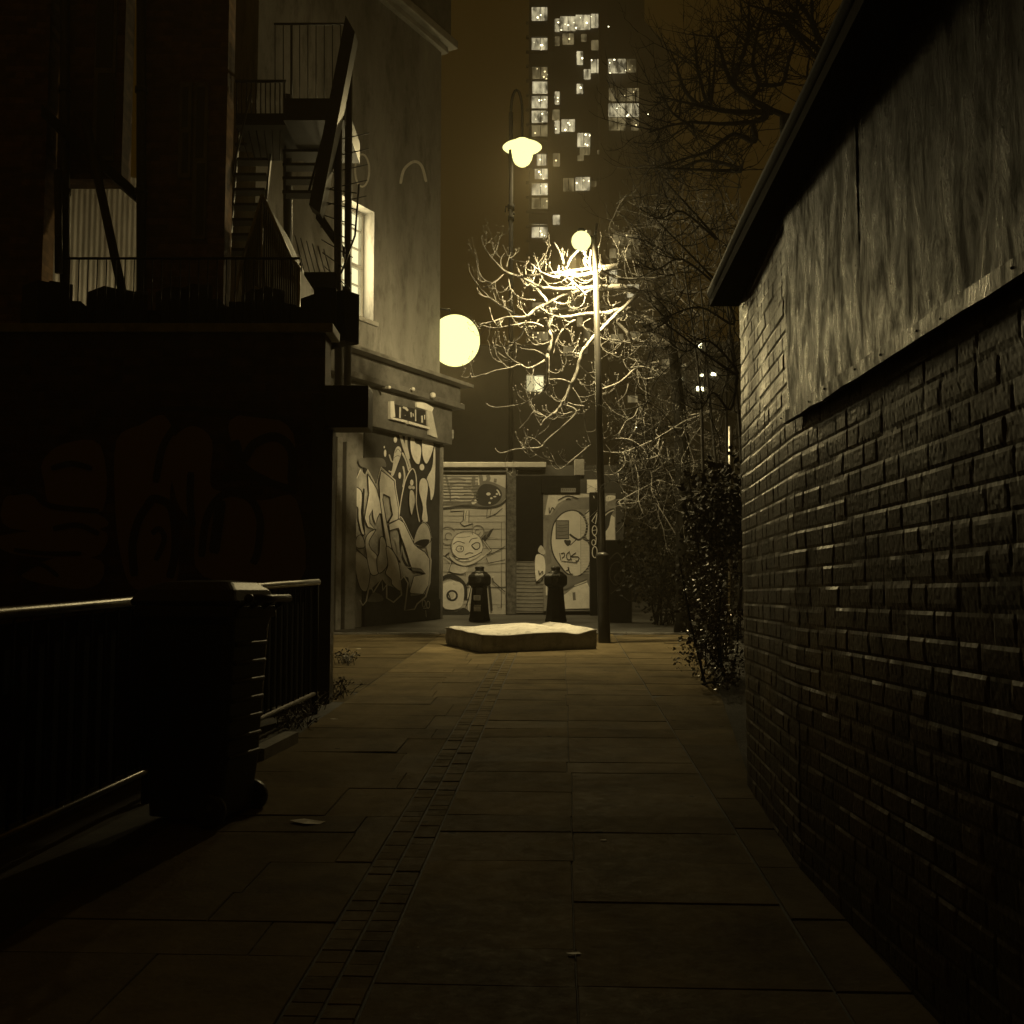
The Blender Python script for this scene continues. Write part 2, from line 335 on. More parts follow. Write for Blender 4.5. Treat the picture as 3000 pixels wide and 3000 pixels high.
# ================================================================== RIGHT: brick lean-to with boarded upper wall
XW = 1.12; YA, YB = 4.32, 5.86; XB = P(2178, 1745, YB).x
t0 = thing('brick_outbuilding', 'low brick outbuilding with boarded upper wall and overhanging eave along the right', 'building', (XW, 3, gz(0, 3)))
def brick_height(U, V):                          # relief of old Flemish-bond brickwork
    V = V + .0045 * np.sin(U * 1.7 + .6) + .003 * np.sin(U * 4.3 + V * 2) ; row = np.floor(V / .075).astype(int); fv = V - row * .075
    hr = np.sin(row * 91.7) * 9301.7; off = np.where(row % 2 == 0, 0.0, .1725) + (hr - np.floor(hr)) * .07 + .006 * np.sin(V * 23 + U * 3); uu = U + off + 40; per = .345; q = np.floor(uu / per).astype(int); r = uu - q * per
    head = r > .225; loc = np.where(head, r - .225, r); wid = np.where(head, .12, .225); bid = q * 2 + head
    du = np.minimum(loc, wid - loc); dv = np.minimum(fv, .075 - fv)
    e = np.clip(np.minimum(du, dv) / .010, 0, 1)
    hsh = np.sin(bid * 12.9898 + row * 78.233) * 43758.5453; rnd = hsh - np.floor(hsh)
    h2 = np.sin(bid * 37.7 + row * 11.3) * 1571.3; r2 = h2 - np.floor(h2); h3 = np.sin(bid * 7.1 + row * 53.9) * 2713.9; r3 = h3 - np.floor(h3)
    worn = np.where(r3 > .9, .45, 1.0)                # a few spalled bricks
    return -.0045 + e * worn * (.0045 + (rnd - .5) * .0024 + (loc / wid - .5) * (r2 - .5) * .005 + (fv / .075 - .5) * (r3 - .5) * .004), rnd
def brick_grid(p0, p1, z0, z1, nout, du=.011, dv=.0105):
    p0, p1 = Vector(p0), Vector(p1); Ln = (p1 - p0).length; nu, nv = int(Ln / du) + 1, int((z1 - z0) / dv) + 1
    u = np.linspace(0, Ln, nu); v = np.linspace(z0, z1, nv); U, V = np.meshgrid(u, v); H, rn = brick_height(U + p0.y, V)
    ns = rng.normal(0, .0004, U.shape); H = H + ns + .004 * np.sin(U * 2.1 + 1) * np.sin(V * 3.3)
    d = (p1 - p0).normalized(); X = p0.x + d.x * U + nout.x * H; Y = p0.y + d.y * U + nout.y * H
    vs = np.stack([X, Y, V], -1).reshape(-1, 3); idx = np.arange(nu * nv).reshape(nv, nu)
    fs = np.stack([idx[:-1, :-1], idx[:-1, 1:], idx[1:, 1:], idx[1:, :-1]], -1).reshape(-1, 4)
    return vs, fs, rn.reshape(-1)
def oldbrick():
    m, nt, b = nodes('old_brick'); N = nt.nodes; L = nt.links; at = N.new('ShaderNodeAttribute'); at.attribute_name = 'fired'; tc = N.new('ShaderNodeTexCoord')
    n = N.new('ShaderNodeTexNoise'); n.inputs['Scale'].default_value = 7; n.inputs['Detail'].default_value = 9; n.inputs['Roughness'].default_value = .7
    mp = N.new('ShaderNodeMapping'); mp.inputs['Scale'].default_value = (1, 1, .5); L.new(tc.outputs['Object'], mp.inputs[0]); L.new(mp.outputs[0], n.inputs['Vector'])
    ad = N.new('ShaderNodeMath'); ad.operation = 'MULTIPLY_ADD'; ad.inputs[1].default_value = .5; L.new(at.outputs['Fac'], ad.inputs[0]); L.new(n.outputs[0], ad.inputs[2])
    cr = N.new('ShaderNodeValToRGB'); cr.color_ramp.elements[0].position = .4; cr.color_ramp.elements[1].position = 1.0; cr.color_ramp.elements[0].color = brown(.014); cr.color_ramp.elements[1].color = brown(.075)
    ns = N.new('ShaderNodeTexNoise'); ns.inputs['Scale'].default_value = 1.6; ns.inputs['Detail'].default_value = 6; L.new(mp.outputs[0], ns.inputs['Vector'])
    rs = N.new('ShaderNodeMapRange'); rs.inputs[1].default_value = .35; rs.inputs[2].default_value = .65; rs.inputs[3].default_value = .56; rs.inputs[4].default_value = .34; L.new(ns.outputs[0], rs.inputs[0]); L.new(rs.outputs[0], b.inputs['Roughness'])
    L.new(ad.outputs[0], cr.inputs[0]); L.new(cr.outputs[0], b.inputs['Base Color']); b.inputs['Roughness'].default_value = .42; b.inputs['Specular IOR Level'].default_value = .5
    n2 = N.new('ShaderNodeTexNoise'); n2.inputs['Scale'].default_value = 70; n2.inputs['Detail'].default_value = 5; L.new(tc.outputs['Object'], n2.inputs['Vector'])
    bp = N.new('ShaderNodeBump'); bp.inputs['Strength'].default_value = .3; bp.inputs['Distance'].default_value = .003; L.new(n2.outputs[0], bp.inputs['Height']); L.new(bp.outputs[0], b.inputs['Normal']); return m
M['oldbrick'] = oldbrick()
ZP = 1.955                                       # top of the near brickwork / foot of the boards
def brickpart(name, p0, p1, z0, z1, nout):
    vs, fs, rn = brick_grid(p0, p1, z0, z1, nout); me = bpy.data.meshes.new(name); base = BASE[t0]
    me.from_pydata((vs - np.array(base)).tolist(), [], fs.tolist()); me.materials.append(M['oldbrick'])
    a = me.attributes.new('fired', 'FLOAT', 'POINT'); a.data.foreach_set('value', rn.astype(np.float32))
    o = bpy.data.objects.new(name, me); COL.objects.link(o); o.parent = t0; BASE[o] = base; return o
brickpart('brick_wall', (XW, .3, 0), (XW, YA, 0), 0, ZP, Vector((-1, 0, 0)))
dF = (Vector((XB, YB, 0)) - Vector((XW, YA, 0))).normalized(); nF = Vector((-dF.y, dF.x, 0))
ob = brickpart('brick_wall', (XW, YA, 0), (XB, YB, 0), 0, 2.86, nF); ob['label'] = 'full height brick end bay of the outbuilding'
mb = MB(); mb.prism([(XW + .012, -2, -.2), (XW + .012, -2, 2.9), (XW + .012, YA, 2.9), (XW + .012, YA, -.2)], (3.5, 0, 0))
mb.prism([(XW + .012, YA + .001, -.2), (XB + .012, YB, -.2), (3.6, YB, -.2), (3.6, YA + .001, -.2)], (0, 0, 3.06)); mb.build('wall_core', M['brick2'], t0)
def boardmat():
    m, nt, b = nodes('weathered_board'); N = nt.nodes; L = nt.links; tc = N.new('ShaderNodeTexCoord'); mp = N.new('ShaderNodeMapping'); mp.inputs['Scale'].default_value = (1, 2.2, .75); L.new(tc.outputs['Object'], mp.inputs[0])
    n = N.new('ShaderNodeTexNoise'); n.inputs['Scale'].default_value = 5; n.inputs['Detail'].default_value = 11; n.inputs['Roughness'].default_value = .72; n.inputs['Distortion'].default_value = .5; L.new(mp.outputs[0], n.inputs['Vector'])
    cr = N.new('ShaderNodeValToRGB'); cr.color_ramp.elements[0].position = .36; cr.color_ramp.elements[1].position = .62; cr.color_ramp.elements[0].color = brown(.010); cr.color_ramp.elements[1].color = tone(.062); L.new(n.outputs[0], cr.inputs[0]); L.new(cr.outputs[0], b.inputs['Base Color'])
    r = N.new('ShaderNodeMapRange'); r.inputs[1].default_value = .38; r.inputs[2].default_value = .62; r.inputs[3].default_value = .62; r.inputs[4].default_value = .17; L.new(n.outputs[0], r.inputs[0]); L.new(r.outputs[0], b.inputs['Roughness'])
    bp = N.new('ShaderNodeBump'); bp.inputs['Strength'].default_value = .8; bp.inputs['Distance'].default_value = .008; L.new(n.outputs[0], bp.inputs['Height']); L.new(bp.outputs[0], b.inputs['Normal']); b.inputs['Specular IOR Level'].default_value = .42; return m
M['board'] = boardmat()
yy = YA - .0; widths = [.94, 1.2, 1.2, 1.2]
for i, wd in enumerate(widths):                  # rough boards, seams between them
    a, b_ = yy - wd + .006, yy; yy -= wd
    nv, nu = 40, 30; vs = []; ph = random.random() * 6
    for j in range(nv + 1):
        for k in range(nu + 1):
            y = a + (b_ - a) * k / nu; z = ZP - .03 + (2.86 - ZP + .03) * j / nv
            vs.append((XW - .020 - .004 * math.sin(y * 5 + ph) * math.sin(z * 4 + ph) + random.gauss(0, .0006), y, z))
    mb = MB(); mb.add(vs, [(j * (nu + 1) + k, j * (nu + 1) + k + 1, (j + 1) * (nu + 1) + k + 1, (j + 1) * (nu + 1) + k) for j in range(nv) for k in range(nu)], 0, True)
    mb.box((XW - .007, (a + b_) / 2, (ZP + 2.84) / 2), (.016, b_ - a, 2.84 - ZP)); mb.build('board_panel', M['board'], t0)
mb = MB(); n = 36; vs = []
for i in range(n + 1):
    y = -.5 + 4.81 * i / n; z0, z1 = ZP - .036 + random.gauss(0, .0014), ZP + .010 + random.gauss(0, .002); x = XW - .044 + random.gauss(0, .0008); vs += [(XW - .02, y, z0), (x, y, z0), (x, y, z1), (XW - .02, y, z1)]
mb.add(vs, [(i * 4 + j, i * 4 + 4 + j, i * 4 + 4 + (j + 1) % 4, i * 4 + (j + 1) % 4) for i in range(n) for j in range(4)] + [(0, 1, 2, 3), (n * 4 + 3, n * 4 + 2, n * 4 + 1, n * 4)]); mb.build('batten', M['board'], t0)
for k in range(16):
    mb = MB(); mb.ball((XW - .0435, .2 + k * .27 + random.uniform(-.08, .08), ZP + random.uniform(-.022, -.002)), .0042, 6, sq=1); mb.build('nail', M['iron'], t0)
ev = P(2090, 868, YB + .05); zs = 2.83           # eave: soffit, sloping roof and gutter
xe = lambda y: 1.09 + (max(y, 1.0) - 5.92) * .047    # line of the eave
mb = MB()
ya, yb = 1.0, YB + .06
mb.prism([(xe(ya) + .0, ya, zs), (xe(ya) + 1.2, ya, zs), (3.4, ya, zs + .9), (3.4, ya, zs + 1.0), (xe(ya) + .0, ya, zs + .11)], (xe(yb) - xe(ya), yb - ya, 0))
mb.prism([(xe(ya) + .0, ya, zs), (xe(ya) + 1.2, ya, zs), (3.4, ya, zs + .9), (3.4, ya, zs + 1.0), (xe(ya) + .0, ya, zs + .11)], (0, -3, 0)); mb.build('roof', M['roof'], t0)
mb = MB(); mb.tube([(xe(y) + .03, y, zs + .08 + .006 * math.sin(y * 3)) for y in np.linspace(-1.9, YB + .06, 30)], .045, 10); mb.build('gutter', M['gutter'], t0)
# ================================================================== LEFT FOREGROUND: railing and wheelie bin
ra, rb = Vector((-2.13, 2.4, 0)), Vector((-1.50, 8.45, 0)); rd = (rb - ra).normalized()
rt = thing('guard_railing', 'tubular steel guard railing with upright bars along the left edge of the lane', 'railing', (ra.x, ra.y, gz(0, ra.y)))
def rz(s, h): p = ra + rd * s; return Vector((p.x, p.y, gz(p.x, p.y) + h))
Lr = (rb - ra).length
mb = MB(); mb.tube([rz(s, 1.0 + .006 * math.sin(s * 1.7)) for s in np.linspace(0, Lr, 14)], .026, 12); mb.build('top_rail', M['galv'], rt)
mb = MB(); mb.tube([rz(0, .15), rz(Lr, .15)], .017, 10); mb.build('bottom_rail', M['galv'], rt)
for s in (.1, 1.55, 3.1, 4.6, Lr - .04):
    mb = MB(); mb.tube([rz(s, -.05), rz(s, .975)], .022, 10); mb.build('post', M['matte'], rt)
mb = MB(); mb.prism([rz(.12, .17) + Vector((-.03, 0, 0)), rz(Lr - .05, .17) + Vector((-.03, 0, 0)), rz(Lr - .05, .955) + Vector((-.03, 0, 0)), rz(.12, .955) + Vector((-.03, 0, 0))], (-.006, 0, 0)); mb.build('shade_panel', M['matte'], rt)  # black sheet added behind the bars so yard and ground stay dark
for s in np.arange(.25, Lr - .1, .125):
    mb = MB(); mb.tube([rz(s, .15), rz(s, .985)], .007, 6); mb.build('upright', M['matte'], rt)
bc = G(566, 2415); ca = R(-14)
bt = thing('wheelie_bin', 'black two-wheeled rubbish bin with bar handle in front of the guard railing', 'bin', (bc.x, bc.y + .15, gz(0, bc.y)))
B0 = BASE[bt]
def bl(x, y, z): return B0 + Vector((x * math.cos(ca) - y * math.sin(ca), x * math.sin(ca) + y * math.cos(ca), z))
def ringpts(hx0, hx1, hy, z, r=.04, n=4):
    out = []
    for cx, cy_, a0 in ((hx1 - r, hy - r, 0), (hx0 + r, hy - r, 90), (hx0 + r, -hy + r, 180), (hx1 - r, -hy + r, 270)):
        for i in range(n + 1):
            a = R(a0 + 90 * i / n); out.append(bl(cx + r * math.cos(a), cy_ + r * math.sin(a), z))
    return out
def loft(rings, mi=0):
    mb = MB(); n = len(rings[0]); mb.add([p for r_ in rings for p in r_], [(i * n + j, i * n + (j + 1) % n, (i + 1) * n + (j + 1) % n, (i + 1) * n + j) for i in range(len(rings) - 1) for j in range(n)] + [tuple(range(n))[::-1], tuple(range((len(rings) - 1) * n, len(rings) * n))], mi, False); return mb
mb = loft([ringpts(-.19, .17, .17, .03), ringpts(-.20, .20, .18, .25), ringpts(-.235, .235, .20, .90), ringpts(-.245, .245, .21, .93), ringpts(-.265, .265, .22, .935), ringpts(-.265, .265, .22, .985)])
for j in range(7): mb.tube([bl(.205 + .0045 * j, -.15, .30 + .085 * j), bl(.205 + .0045 * j, .15, .30 + .085 * j)], .013, 6)
mb.build('body', M['plastic'], bt, bevel=.004)
mb = loft([ringpts(-.275, .255, .225, .988), ringpts(-.28, .255, .23, 1.01), ringpts(-.25, .235, .20, 1.06), ringpts(-.16, .19, .15, 1.095), ringpts(-.06, .10, .08, 1.105)]); mb.build('lid', M['plastic'], bt, bevel=.004)
mb = MB(); mb.tube([bl(.325, -.20, 1.02), bl(.325, .20, 1.02)], .019, 10)
for y in (-.19, -.06, .06, .19): mb.tube([bl(.25, y, .97), bl(.325, y, 1.02)], .012, 6)
mb.ball(bl(.325, -.205, 1.02), .022, 8); mb.build('handle', M['plastic'], bt)
for y in (-.2, .2):
    mb = MB(); a_, b_ = bl(.15, y - .02, .075), bl(.15, y + .02, .075); mb.tube([a_, a_ + (b_ - a_) * .1, a_ + (b_ - a_) * .9, b_], [.06, .075, .075, .06], 18); w = mb.build('wheel', M['plastic'], bt)
    mb = MB(); mb.tube([a_ - (b_ - a_) * .15, b_ + (b_ - a_) * .15], .03, 12); mb.build('hub', M['plastic'], w)
# ================================================================== LEFT: gate pier, graffiti wall, terrace
pp = Plane(ground_under(905, 8.95), (1, 0.06)); p0, p1 = ground_under(905, 8.95), ground_under(968, 8.95); gw = (p1 - p0).length
pt = thing('gate_pier', 'tall square dark gate pier at the end of the guard railing', 'pier', ((p0 + p1) / 2))
zt = P(905, 1150, 8.95).z
mb = MB(); mb.box(((p0.x + p1.x) / 2, 9.05, (zt + p0.z) / 2 - .1), (gw, gw, zt - p0.z + .2)); mb.build('shaft', M['steel'], pt, bevel=.006)
a = P(950, 1128, 8.8); b = P(1078, 1252, 8.8)
mb = MB(); mb.box(((a.x + b.x) / 2, 8.95, (a.z + b.z) / 2), (b.x - a.x, .3, a.z - b.z)); mb.build('meter_box', M['steel'], pt, bevel=.01)
gp_ = Plane((-1.62, 9.35, 0), (-1, 0.0))
wt = thing('graffiti_wall', 'dark rear yard wall covered in big round graffiti letters behind the railing', 'wall', (-4, 9.35, gz(0, 9.35)))
ztop = P(500, 1010, 9.35).z
mb = MB(); mb.box((-5.12, 9.5, ztop / 2), (7.0, .3, ztop + .2)); mb.build('wall', M['brick2'], wt)
mb = MB(); mb.box((-5.1, 9.5, ztop + .14), (7.1, .4, .08)); mb.build('coping', M['kerb'], wt, bevel=.008)
LW = lambda X, Y: (X / 1.932, 1000 + Y / 1.932)
pa = Paint(gp_, LW, 1); pa.d0 = .004
for pts in ([(660, 560), (800, 470), (930, 420), (1000, 600), (960, 900), (1010, 1200), (980, 1380), (760, 1400), (680, 1200), (650, 900)],
            [(960, 600), (1080, 480), (1200, 560), (1190, 800), (1260, 850), (1480, 900), (1680, 900), (1690, 1380), (1150, 1330), (1100, 1060), (1000, 900)],
            [(1300, 450), (1480, 410), (1660, 520), (1640, 800), (1500, 760), (1400, 700), (1330, 620)],
            [(240, 680), (360, 580), (570, 590), (580, 960), (300, 930), (250, 800)], [(20, 900), (120, 860), (260, 900), (560, 980), (570, 1060), (60, 1060)],
            [(0, 1100), (560, 1060), (570, 1200), (400, 1230), (60, 1200)], [(120, 1330), (300, 1230), (570, 1240), (560, 1370), (400, 1400)]): pa.fill(pts, 0)
for pts, w in (([(830, 940), (870, 890), (960, 930), (990, 1050), (990, 1200), (960, 1340)], 46), ([(760, 1330), (750, 1150), (790, 1000), (860, 900)], 46), ([(860, 1090), (900, 1060), (930, 1120), (880, 1240)], 30),
               ([(880, 800), (920, 600), (1000, 470)], 40), ([(1080, 740), (1075, 900), (1090, 1050)], 40), ([(1140, 1220), (1170, 1000), (1260, 870), (1400, 880), (1470, 1000), (1460, 1180), (1430, 1260)], 42),
               ([(1250, 900), (1230, 1050), (1210, 1200)], 60), ([(1260, 780), (1420, 760), (1560, 810), (1680, 850)], 40), ([(1330, 560), (1370, 670), (1440, 580), (1560, 540), (1650, 620), (1650, 800)], 50), ([(830, 390), (1100, 380), (1400, 410), (1660, 440)], 26),
               ([(60, 860), (180, 850), (280, 930), (560, 960)], 30), ([(300, 1060), (440, 1040), (560, 1090)], 30), ([(80, 1180), (250, 1200), (460, 1200)], 24), ([(100, 1320), (220, 1260), (330, 1330)], 24), ([(290, 720), (400, 690), (520, 720)], 30)): pa.line(pts, w, 1)
m, nt, b = nodes('faded_red_paint'); b.inputs['Base Color'].default_value = (.20, .135, .06, 1); b.inputs['Roughness'].default_value = .8; M['p_red'] = m
pa.mb.build('graffiti', [M['p_red'], M['p_dark']], wt)
# ------------------------------------------------------------------ house behind the yard wall
ht = thing('brick_house', 'tall unlit brick house with downpipes and sash windows at the far left', 'house', (-5, 12, gz(0, 12)))
D1 = 12.2
def quadbox(mb, x0, x1, y0, y1, d, th, mi=0):
    a, b = P(x0, y1, d), P(x1, y0, d); mb.box(((a.x + b.x) / 2, d + th / 2, (a.z + b.z) / 2), (b.x - a.x, th, b.z - a.z), 0, mi)
mb = MB(); quadbox(mb, -700, 166, -500, 1500, D1, .3); quadbox(mb, 383, 682, -500, 1500, D1 + .02, .3); quadbox(mb, 165, 384, -500, 525, D1 + .01, .3)
mb.build('wall', M['brick'], ht)
for px, d in ((190, D1 - .12), (414, D1 - .12)):
    a, b = P(px, -300, d), P(px, 1050, d); mb = MB(); mb.tube([a, b], .055, 10)
    for f in (.2, .42, .64, .86): mb.tube([a.lerp(b, f), a.lerp(b, f + .012)], .07, 10)
    mb.build('downpipe', M['steel'], ht)
for (x0, x1, y0, y1) in ((268, 345, -60, 470), (560, 610, 240, 700), (520, 562, 240, 520)):
    mb = MB(); quadbox(mb, x0, x1, y0, y1, D1 - .03, .04); f = mb.build('window', M['render_dark'], ht)
    mb = MB(); quadbox(mb, x0 + 12, x1 - 10, y0 + 14, (y0 + y1) / 2 - 8, D1 - .036, .012); quadbox(mb, x0 + 12, x1 - 10, (y0 + y1) / 2 + 8, y1 - 14, D1 - .036, .012); mb.build('pane', M['plastic'], f)
mb = MB(); a, b = P(120, 340, D1 - .45), P(385, 575, D1 - .1); mb.prism([a, b, b + Vector((0, .5, 0)), a + Vector((0, .5, 0))], (0, 0, .14)); mb.build('lean_to_roof', M['roof'], ht)
mb = MB(); mb.tube([P(170, 500, D1 - .3), P(172, 800, D1 - .3)], .045, 8); mb.tube([P(246, 330, D1 - .5), P(400, 1050, D1 - .5)], .05, 8); mb.build('brace', M['steel'], ht)
# corrugated white hut in the yard, lit by the street lamp
ct = thing('corrugated_hut', 'pale corrugated metal hut wall striped with branch shadows at left', 'hut', P(300, 1050, 14.5))
hp = Plane(P(195, 700, 14.6), (1, .9)); vs = []; nn = 170; tt = 2.0
for z in (2.5, 7.2):
    for i in range(nn + 1):
        t = -.5 + (tt + .35) * i / nn; vs.append(hp.at(t, z, .008 * math.sin(t * 2 * math.pi / .076)))
mb = MB(); mb.add(vs, [(i, i + 1, nn + 2 + i, nn + 1 + i) for i in range(nn)], 0, True); mb.pbox(hp, -.5, 1.84, 2.5, 7.18, -.4, -.03); mb.build('sheet_wall', M['corr'], ct)
# terrace rail across the yard wall
yt = thing('terrace_railing', 'thin dark iron railing on top of the yard wall', 'railing', (-4, 9.6, ztop))
zr = P(400, 757, 9.6).z
mb = MB(); mb.tube([P(195, 757, 9.6), P(880, 757, 9.6)], .012, 8); mb.build('top_rail', M['iron'], yt)
for px in range(205, 880, 27):
    mb = MB(); a = P(px, 757, 9.6); mb.tube([a, (a.x, a.y, ztop + .1)], .006, 6); mb.build('upright', M['iron'], yt)
# junk on top of the wall
mb = MB()
for i in range(26):
    x = -4.6 + i * .12; h = .18 + .3 * abs(math.sin(i * .6)) + random.random() * .1; mb.box((x, 10 + random.uniform(-.1, .3), ztop + .15 + h / 2), (.2, .3, h), random.random())
tag(mb.build('junk_heap', M['roof'], loc=(-3.2, 10, ztop)), 'unlit heap of junk piled on the yard roof behind the iron railing', 'junk', kind='stuff')
# shed with peaked gable and boarded front
sh = thing('garden_shed', 'small shed with peaked gable of ribbed sheet on the yard terrace', 'shed', P(780, 1010, 11.4))
ds = 11.4; pts = [P(710, 1020, ds), P(877, 1020, ds), P(877, 785, ds), P(852, 757, ds), P(768, 572, ds), P(708, 770, ds)]
mb = MB(); mb.prism(pts, (0, 1.4, 0)); mb.build('gable_wall', M['corr2'], sh)
mb = MB()
for i in range(26):
    x = 712 + i * 6.4; top = 775 - (x - 708) * 3.2 if x < 768 else 575 + (x - 768) * 2.05
    mb.tube([P(x, 1015, ds - .01), P(x, max(top, 580) + 8, ds - .01)], .008, 5)
mb.build('ribs', M['corr2'], sh)
for a_, b_ in (((660, 1000), (708, 770)), ((708, 770), (768, 570)), ((768, 570), (852, 755)), ((852, 755), (878, 785)), ((876, 785), (876, 1020))):
    mb = MB(); mb.tube([P(*a_, ds - .06), P(*b_, ds - .06)], .017, 8); mb.build('edge_trim', M['galv'], sh)
mb = MB(); mb.tube([P(768, 575, ds - .06), P(766, 900, ds - .06)], .012, 8); mb.build('centre_post', M['galv'], sh)
dr = thing('dust_sheet', 'pale plastic sheet slung from a sloping pole in front of the shed', 'sheet', P(780, 1010, 10.9))
mb = MB(); q = [(715, 985), (742, 855), (765, 905), (800, 935), (842, 905), (838, 985), (805, 965), (770, 990)]; mb.prism([P(x, y, 10.9) for x, y in q], (0, .03, .0)); mb.build('sheet', M['corr'], dr)
mb = MB(); mb.tube([P(745, 840, 10.85), P(845, 905, 10.85)], .013, 8); mb.build('pole', M['galv'], dr)
mb = MB(); mb.tube([P(713, 995, 10.85), P(741, 852, 10.85)], .016, 8); mb.build('prop', M['galv'], dr)
mb = MB(); a = P(765, 1000, 10.6); mb.box(a, (.27, .3, .22)); mb.box(a + Vector((0, 0, .14)), (.3, .33, .06)); tag(mb.build('crate', M['steel'], loc=P(765, 1015, 10.6), bevel=.01), 'dark crate on the yard wall in front of the pale sheet', 'crate')
# ================================================================== fire escape
FD = 12.6
ft = thing('fire_escape', 'black steel fire escape stair with railings zigzagging up the left side', 'stairs', P(900, 1100, FD))
def bar(name, a, b, r, m='steel', n=8, w=None):
    mb = MB(); mb.tube([a, b], r, n); return mb.build(name, M[m], ft)
bar('column', P(990, 380, FD), P(992, 1145, FD), .05); bar('column', P(1022, 200, FD + .2), P(1018, 1140, FD + .2), .045); bar('column', P(842, 280, FD + 1.2), P(845, 1100, FD + 1.2), .06)
def platform(x0, x1, y0, y1, d0, d1):
    a, b = P(x0, y1, d0), P(x1, y0, d0); mb = MB(); mb.box(((a.x + b.x) / 2, (d0 + d1) / 2, (a.z + b.z) / 2), (b.x - a.x, d1 - d0, b.z - a.z)); mb.build('landing', M['steel'], ft)
platform(830, 1010, 288, 352, FD, FD + 1.3); platform(690, 838, 332, 366, FD + .3, FD + 1.4)
bar('top_rail', P(690, 238, FD + .3), P(838, 238, FD + .3), .02)
for i in range(11): bar('upright', P(694 + i * 14, 238, FD + .3), P(694 + i * 14, 335, FD + .3), .009, n=5)
for i in range(6): bar('upright', P(700 + i * 24, 366, FD + .5), P(730 + i * 18, 470, FD + .3), .007, n=5); platform(890, 985, 797, 843, FD - .2, FD + 1.0)
def flight(xa0, xa1, ya, xb0, xb1, yb, da, db, n):
    for i in range(n):
        f = (i + .5) / n; d = da + (db - da) * f; y = ya + (yb - ya) * f; a, b = P(xa0 + (xb0 - xa0) * f, y, d), P(xa1 + (xb1 - xa1) * f, y, d)
        mb = MB(); mb.box(((a + b) / 2), (b.x - a.x, .2, .035)); mb.build('tread', M['steel'], ft)
    for x0, x1 in ((xa0, xb0), (xa1, xb1)):
        a, b = P(x0, ya, da), P(x1, yb, db); mb = MB(); mb.prism([a + Vector((0, 0, -.13)), b + Vector((0, 0, -.13)), b + Vector((0, 0, .09)), a + Vector((0, 0, .09))], (.02, 0, 0)); mb.build('stringer', M['steel'], ft)
flight(832, 915, 590, 833, 960, 350, FD + .2, FD + 1.5, 6)
flight(668, 760, 760, 700, 800, 365, FD + .1, FD + 1.6, 9)
a, b = P(1020, 45, FD - .4), P(920, 600, FD - .2); mb = MB(); mb.prism([a + Vector((-.03, 0, 0)), a + Vector((.08, .0, -.2)), b + Vector((.07, 0, -.1)), b + Vector((-.06, 0, 0))], (0, .25, 0)); mb.build('stringer', M['steel'], ft)
a, b = P(925, 640, FD), P(1010, 760, FD + .1); mb = MB(); mb.prism([a, a + Vector((.02, 0, .14)), b + Vector((0, 0, .14)), b], (0, .06, 0)); mb.build('brace', M['steel'], ft)
bar('top_rail', P(803, 70, FD + 1.3), P(1010, 70, FD + 1.3), .016)
for i, x in enumerate(range(806, 1000, 24)): bar('upright', P(x, 70, FD + 1.3), P(x, 290, FD + 1.3), .018 if i == 2 else .007, n=6)
for i in range(9):
    y = 560 + i * 38; bar('upright', P(930 + i * 3, y - 10, FD + .1), P(1045 - i * 3, y + 6 + i * 9, FD - .2), .007, n=5)
for i in range(6):
    x = 890 + i * 17; bar('upright', P(x - 26, 690 + i * 8, FD), P(x + 30, 900 + i * 8, FD - .3), .007, n=5)
for i in range(5):
    y = 400 + i * 46; bar('upright', P(960, y + 16, FD + .1), P(1082 - i * 2, y - 10, FD + .1), .007, n=5)
bar('handrail', P(1052, 540, FD - .1), P(1040, 690, FD - .2), .012); bar('handrail', P(1040, 690, FD - .2), P(1000, 800, FD - .3), .012); bar('handrail', P(880, 770, FD - .3), P(908, 1030, FD - .4), .014)
bar('handrail', P(735, 270, FD + .1), P(668, 560, FD - .1), .014); bar('handrail', P(960, 350, FD), P(905, 560, FD - .2), .014)
bar('column', P(668, 400, FD), P(664, 1010, FD), .028)
# ================================================================== CORNER BUILDING (rendered facade, shop below)
C = Vector((-1.34, 20.0, 0)); FA = Plane(C, (-math.sin(R(28)), -math.cos(R(28))))
def tz(px, py, off=0.0):
    p = FA.hit(px, py, off); return (p - (FA.o + FA.n * off)).dot(FA.u), p.z
bt2 = thing('corner_building', 'rendered corner building with graffiti shopfront and lit side window', 'building', (C.x, C.y, gz(0, 20)))
w0 = tz(985, 600); w1 = tz(1097, 600); zwt = tz(1097, 622)[1]; zwb = tz(1097, 945)[1]
tw1, tw0 = w1[0], w1[0] + 1.0                    # window opening along the wall (t grows towards the camera)
TOP = 17.5; zb = .2
mb = MB(); O = -.01
def wallq(ta, tb_, za, zb_): mb.poly([FA.at(ta, za), FA.at(tb_, za), FA.at(tb_, zb_), FA.at(ta, zb_)])
wallq(0, tw1, zb, TOP); wallq(tw0, 5.1, zb, TOP); wallq(tw1, tw0, zb, zwb); wallq(tw1, tw0, zwt, TOP)
for a_, b_ in (((tw1, zwb), (tw1, zwt)), ((tw0, zwb), (tw0, zwt)), ((tw1, zwb), (tw0, zwb)), ((tw1, zwt), (tw0, zwt))): mb.poly([FA.at(a_[0], a_[1]), FA.at(b_[0], b_[1]), FA.at(b_[0], b_[1], -.30), FA.at(a_[0], a_[1], -.30)])
back = [FA.at(0, 0), FA.at(5.1, 0), Vector((-6.5, 19.5, 0)), Vector((-6.0, 27, 0))]
mb.add([Vector((p.x, p.y, z)) for z in (zb, TOP) for p in back], [(1, 2, 6, 5), (2, 3, 7, 6), (3, 0, 4, 7), (4, 5, 6, 7)]); mb.build('wall', M['render'], bt2)
mb = MB(); mb.pbox(FA, tw1, tw0, zwb, zwt, -.31, -.305); mb.build('reveal_back', M['render_dark'], bt2)
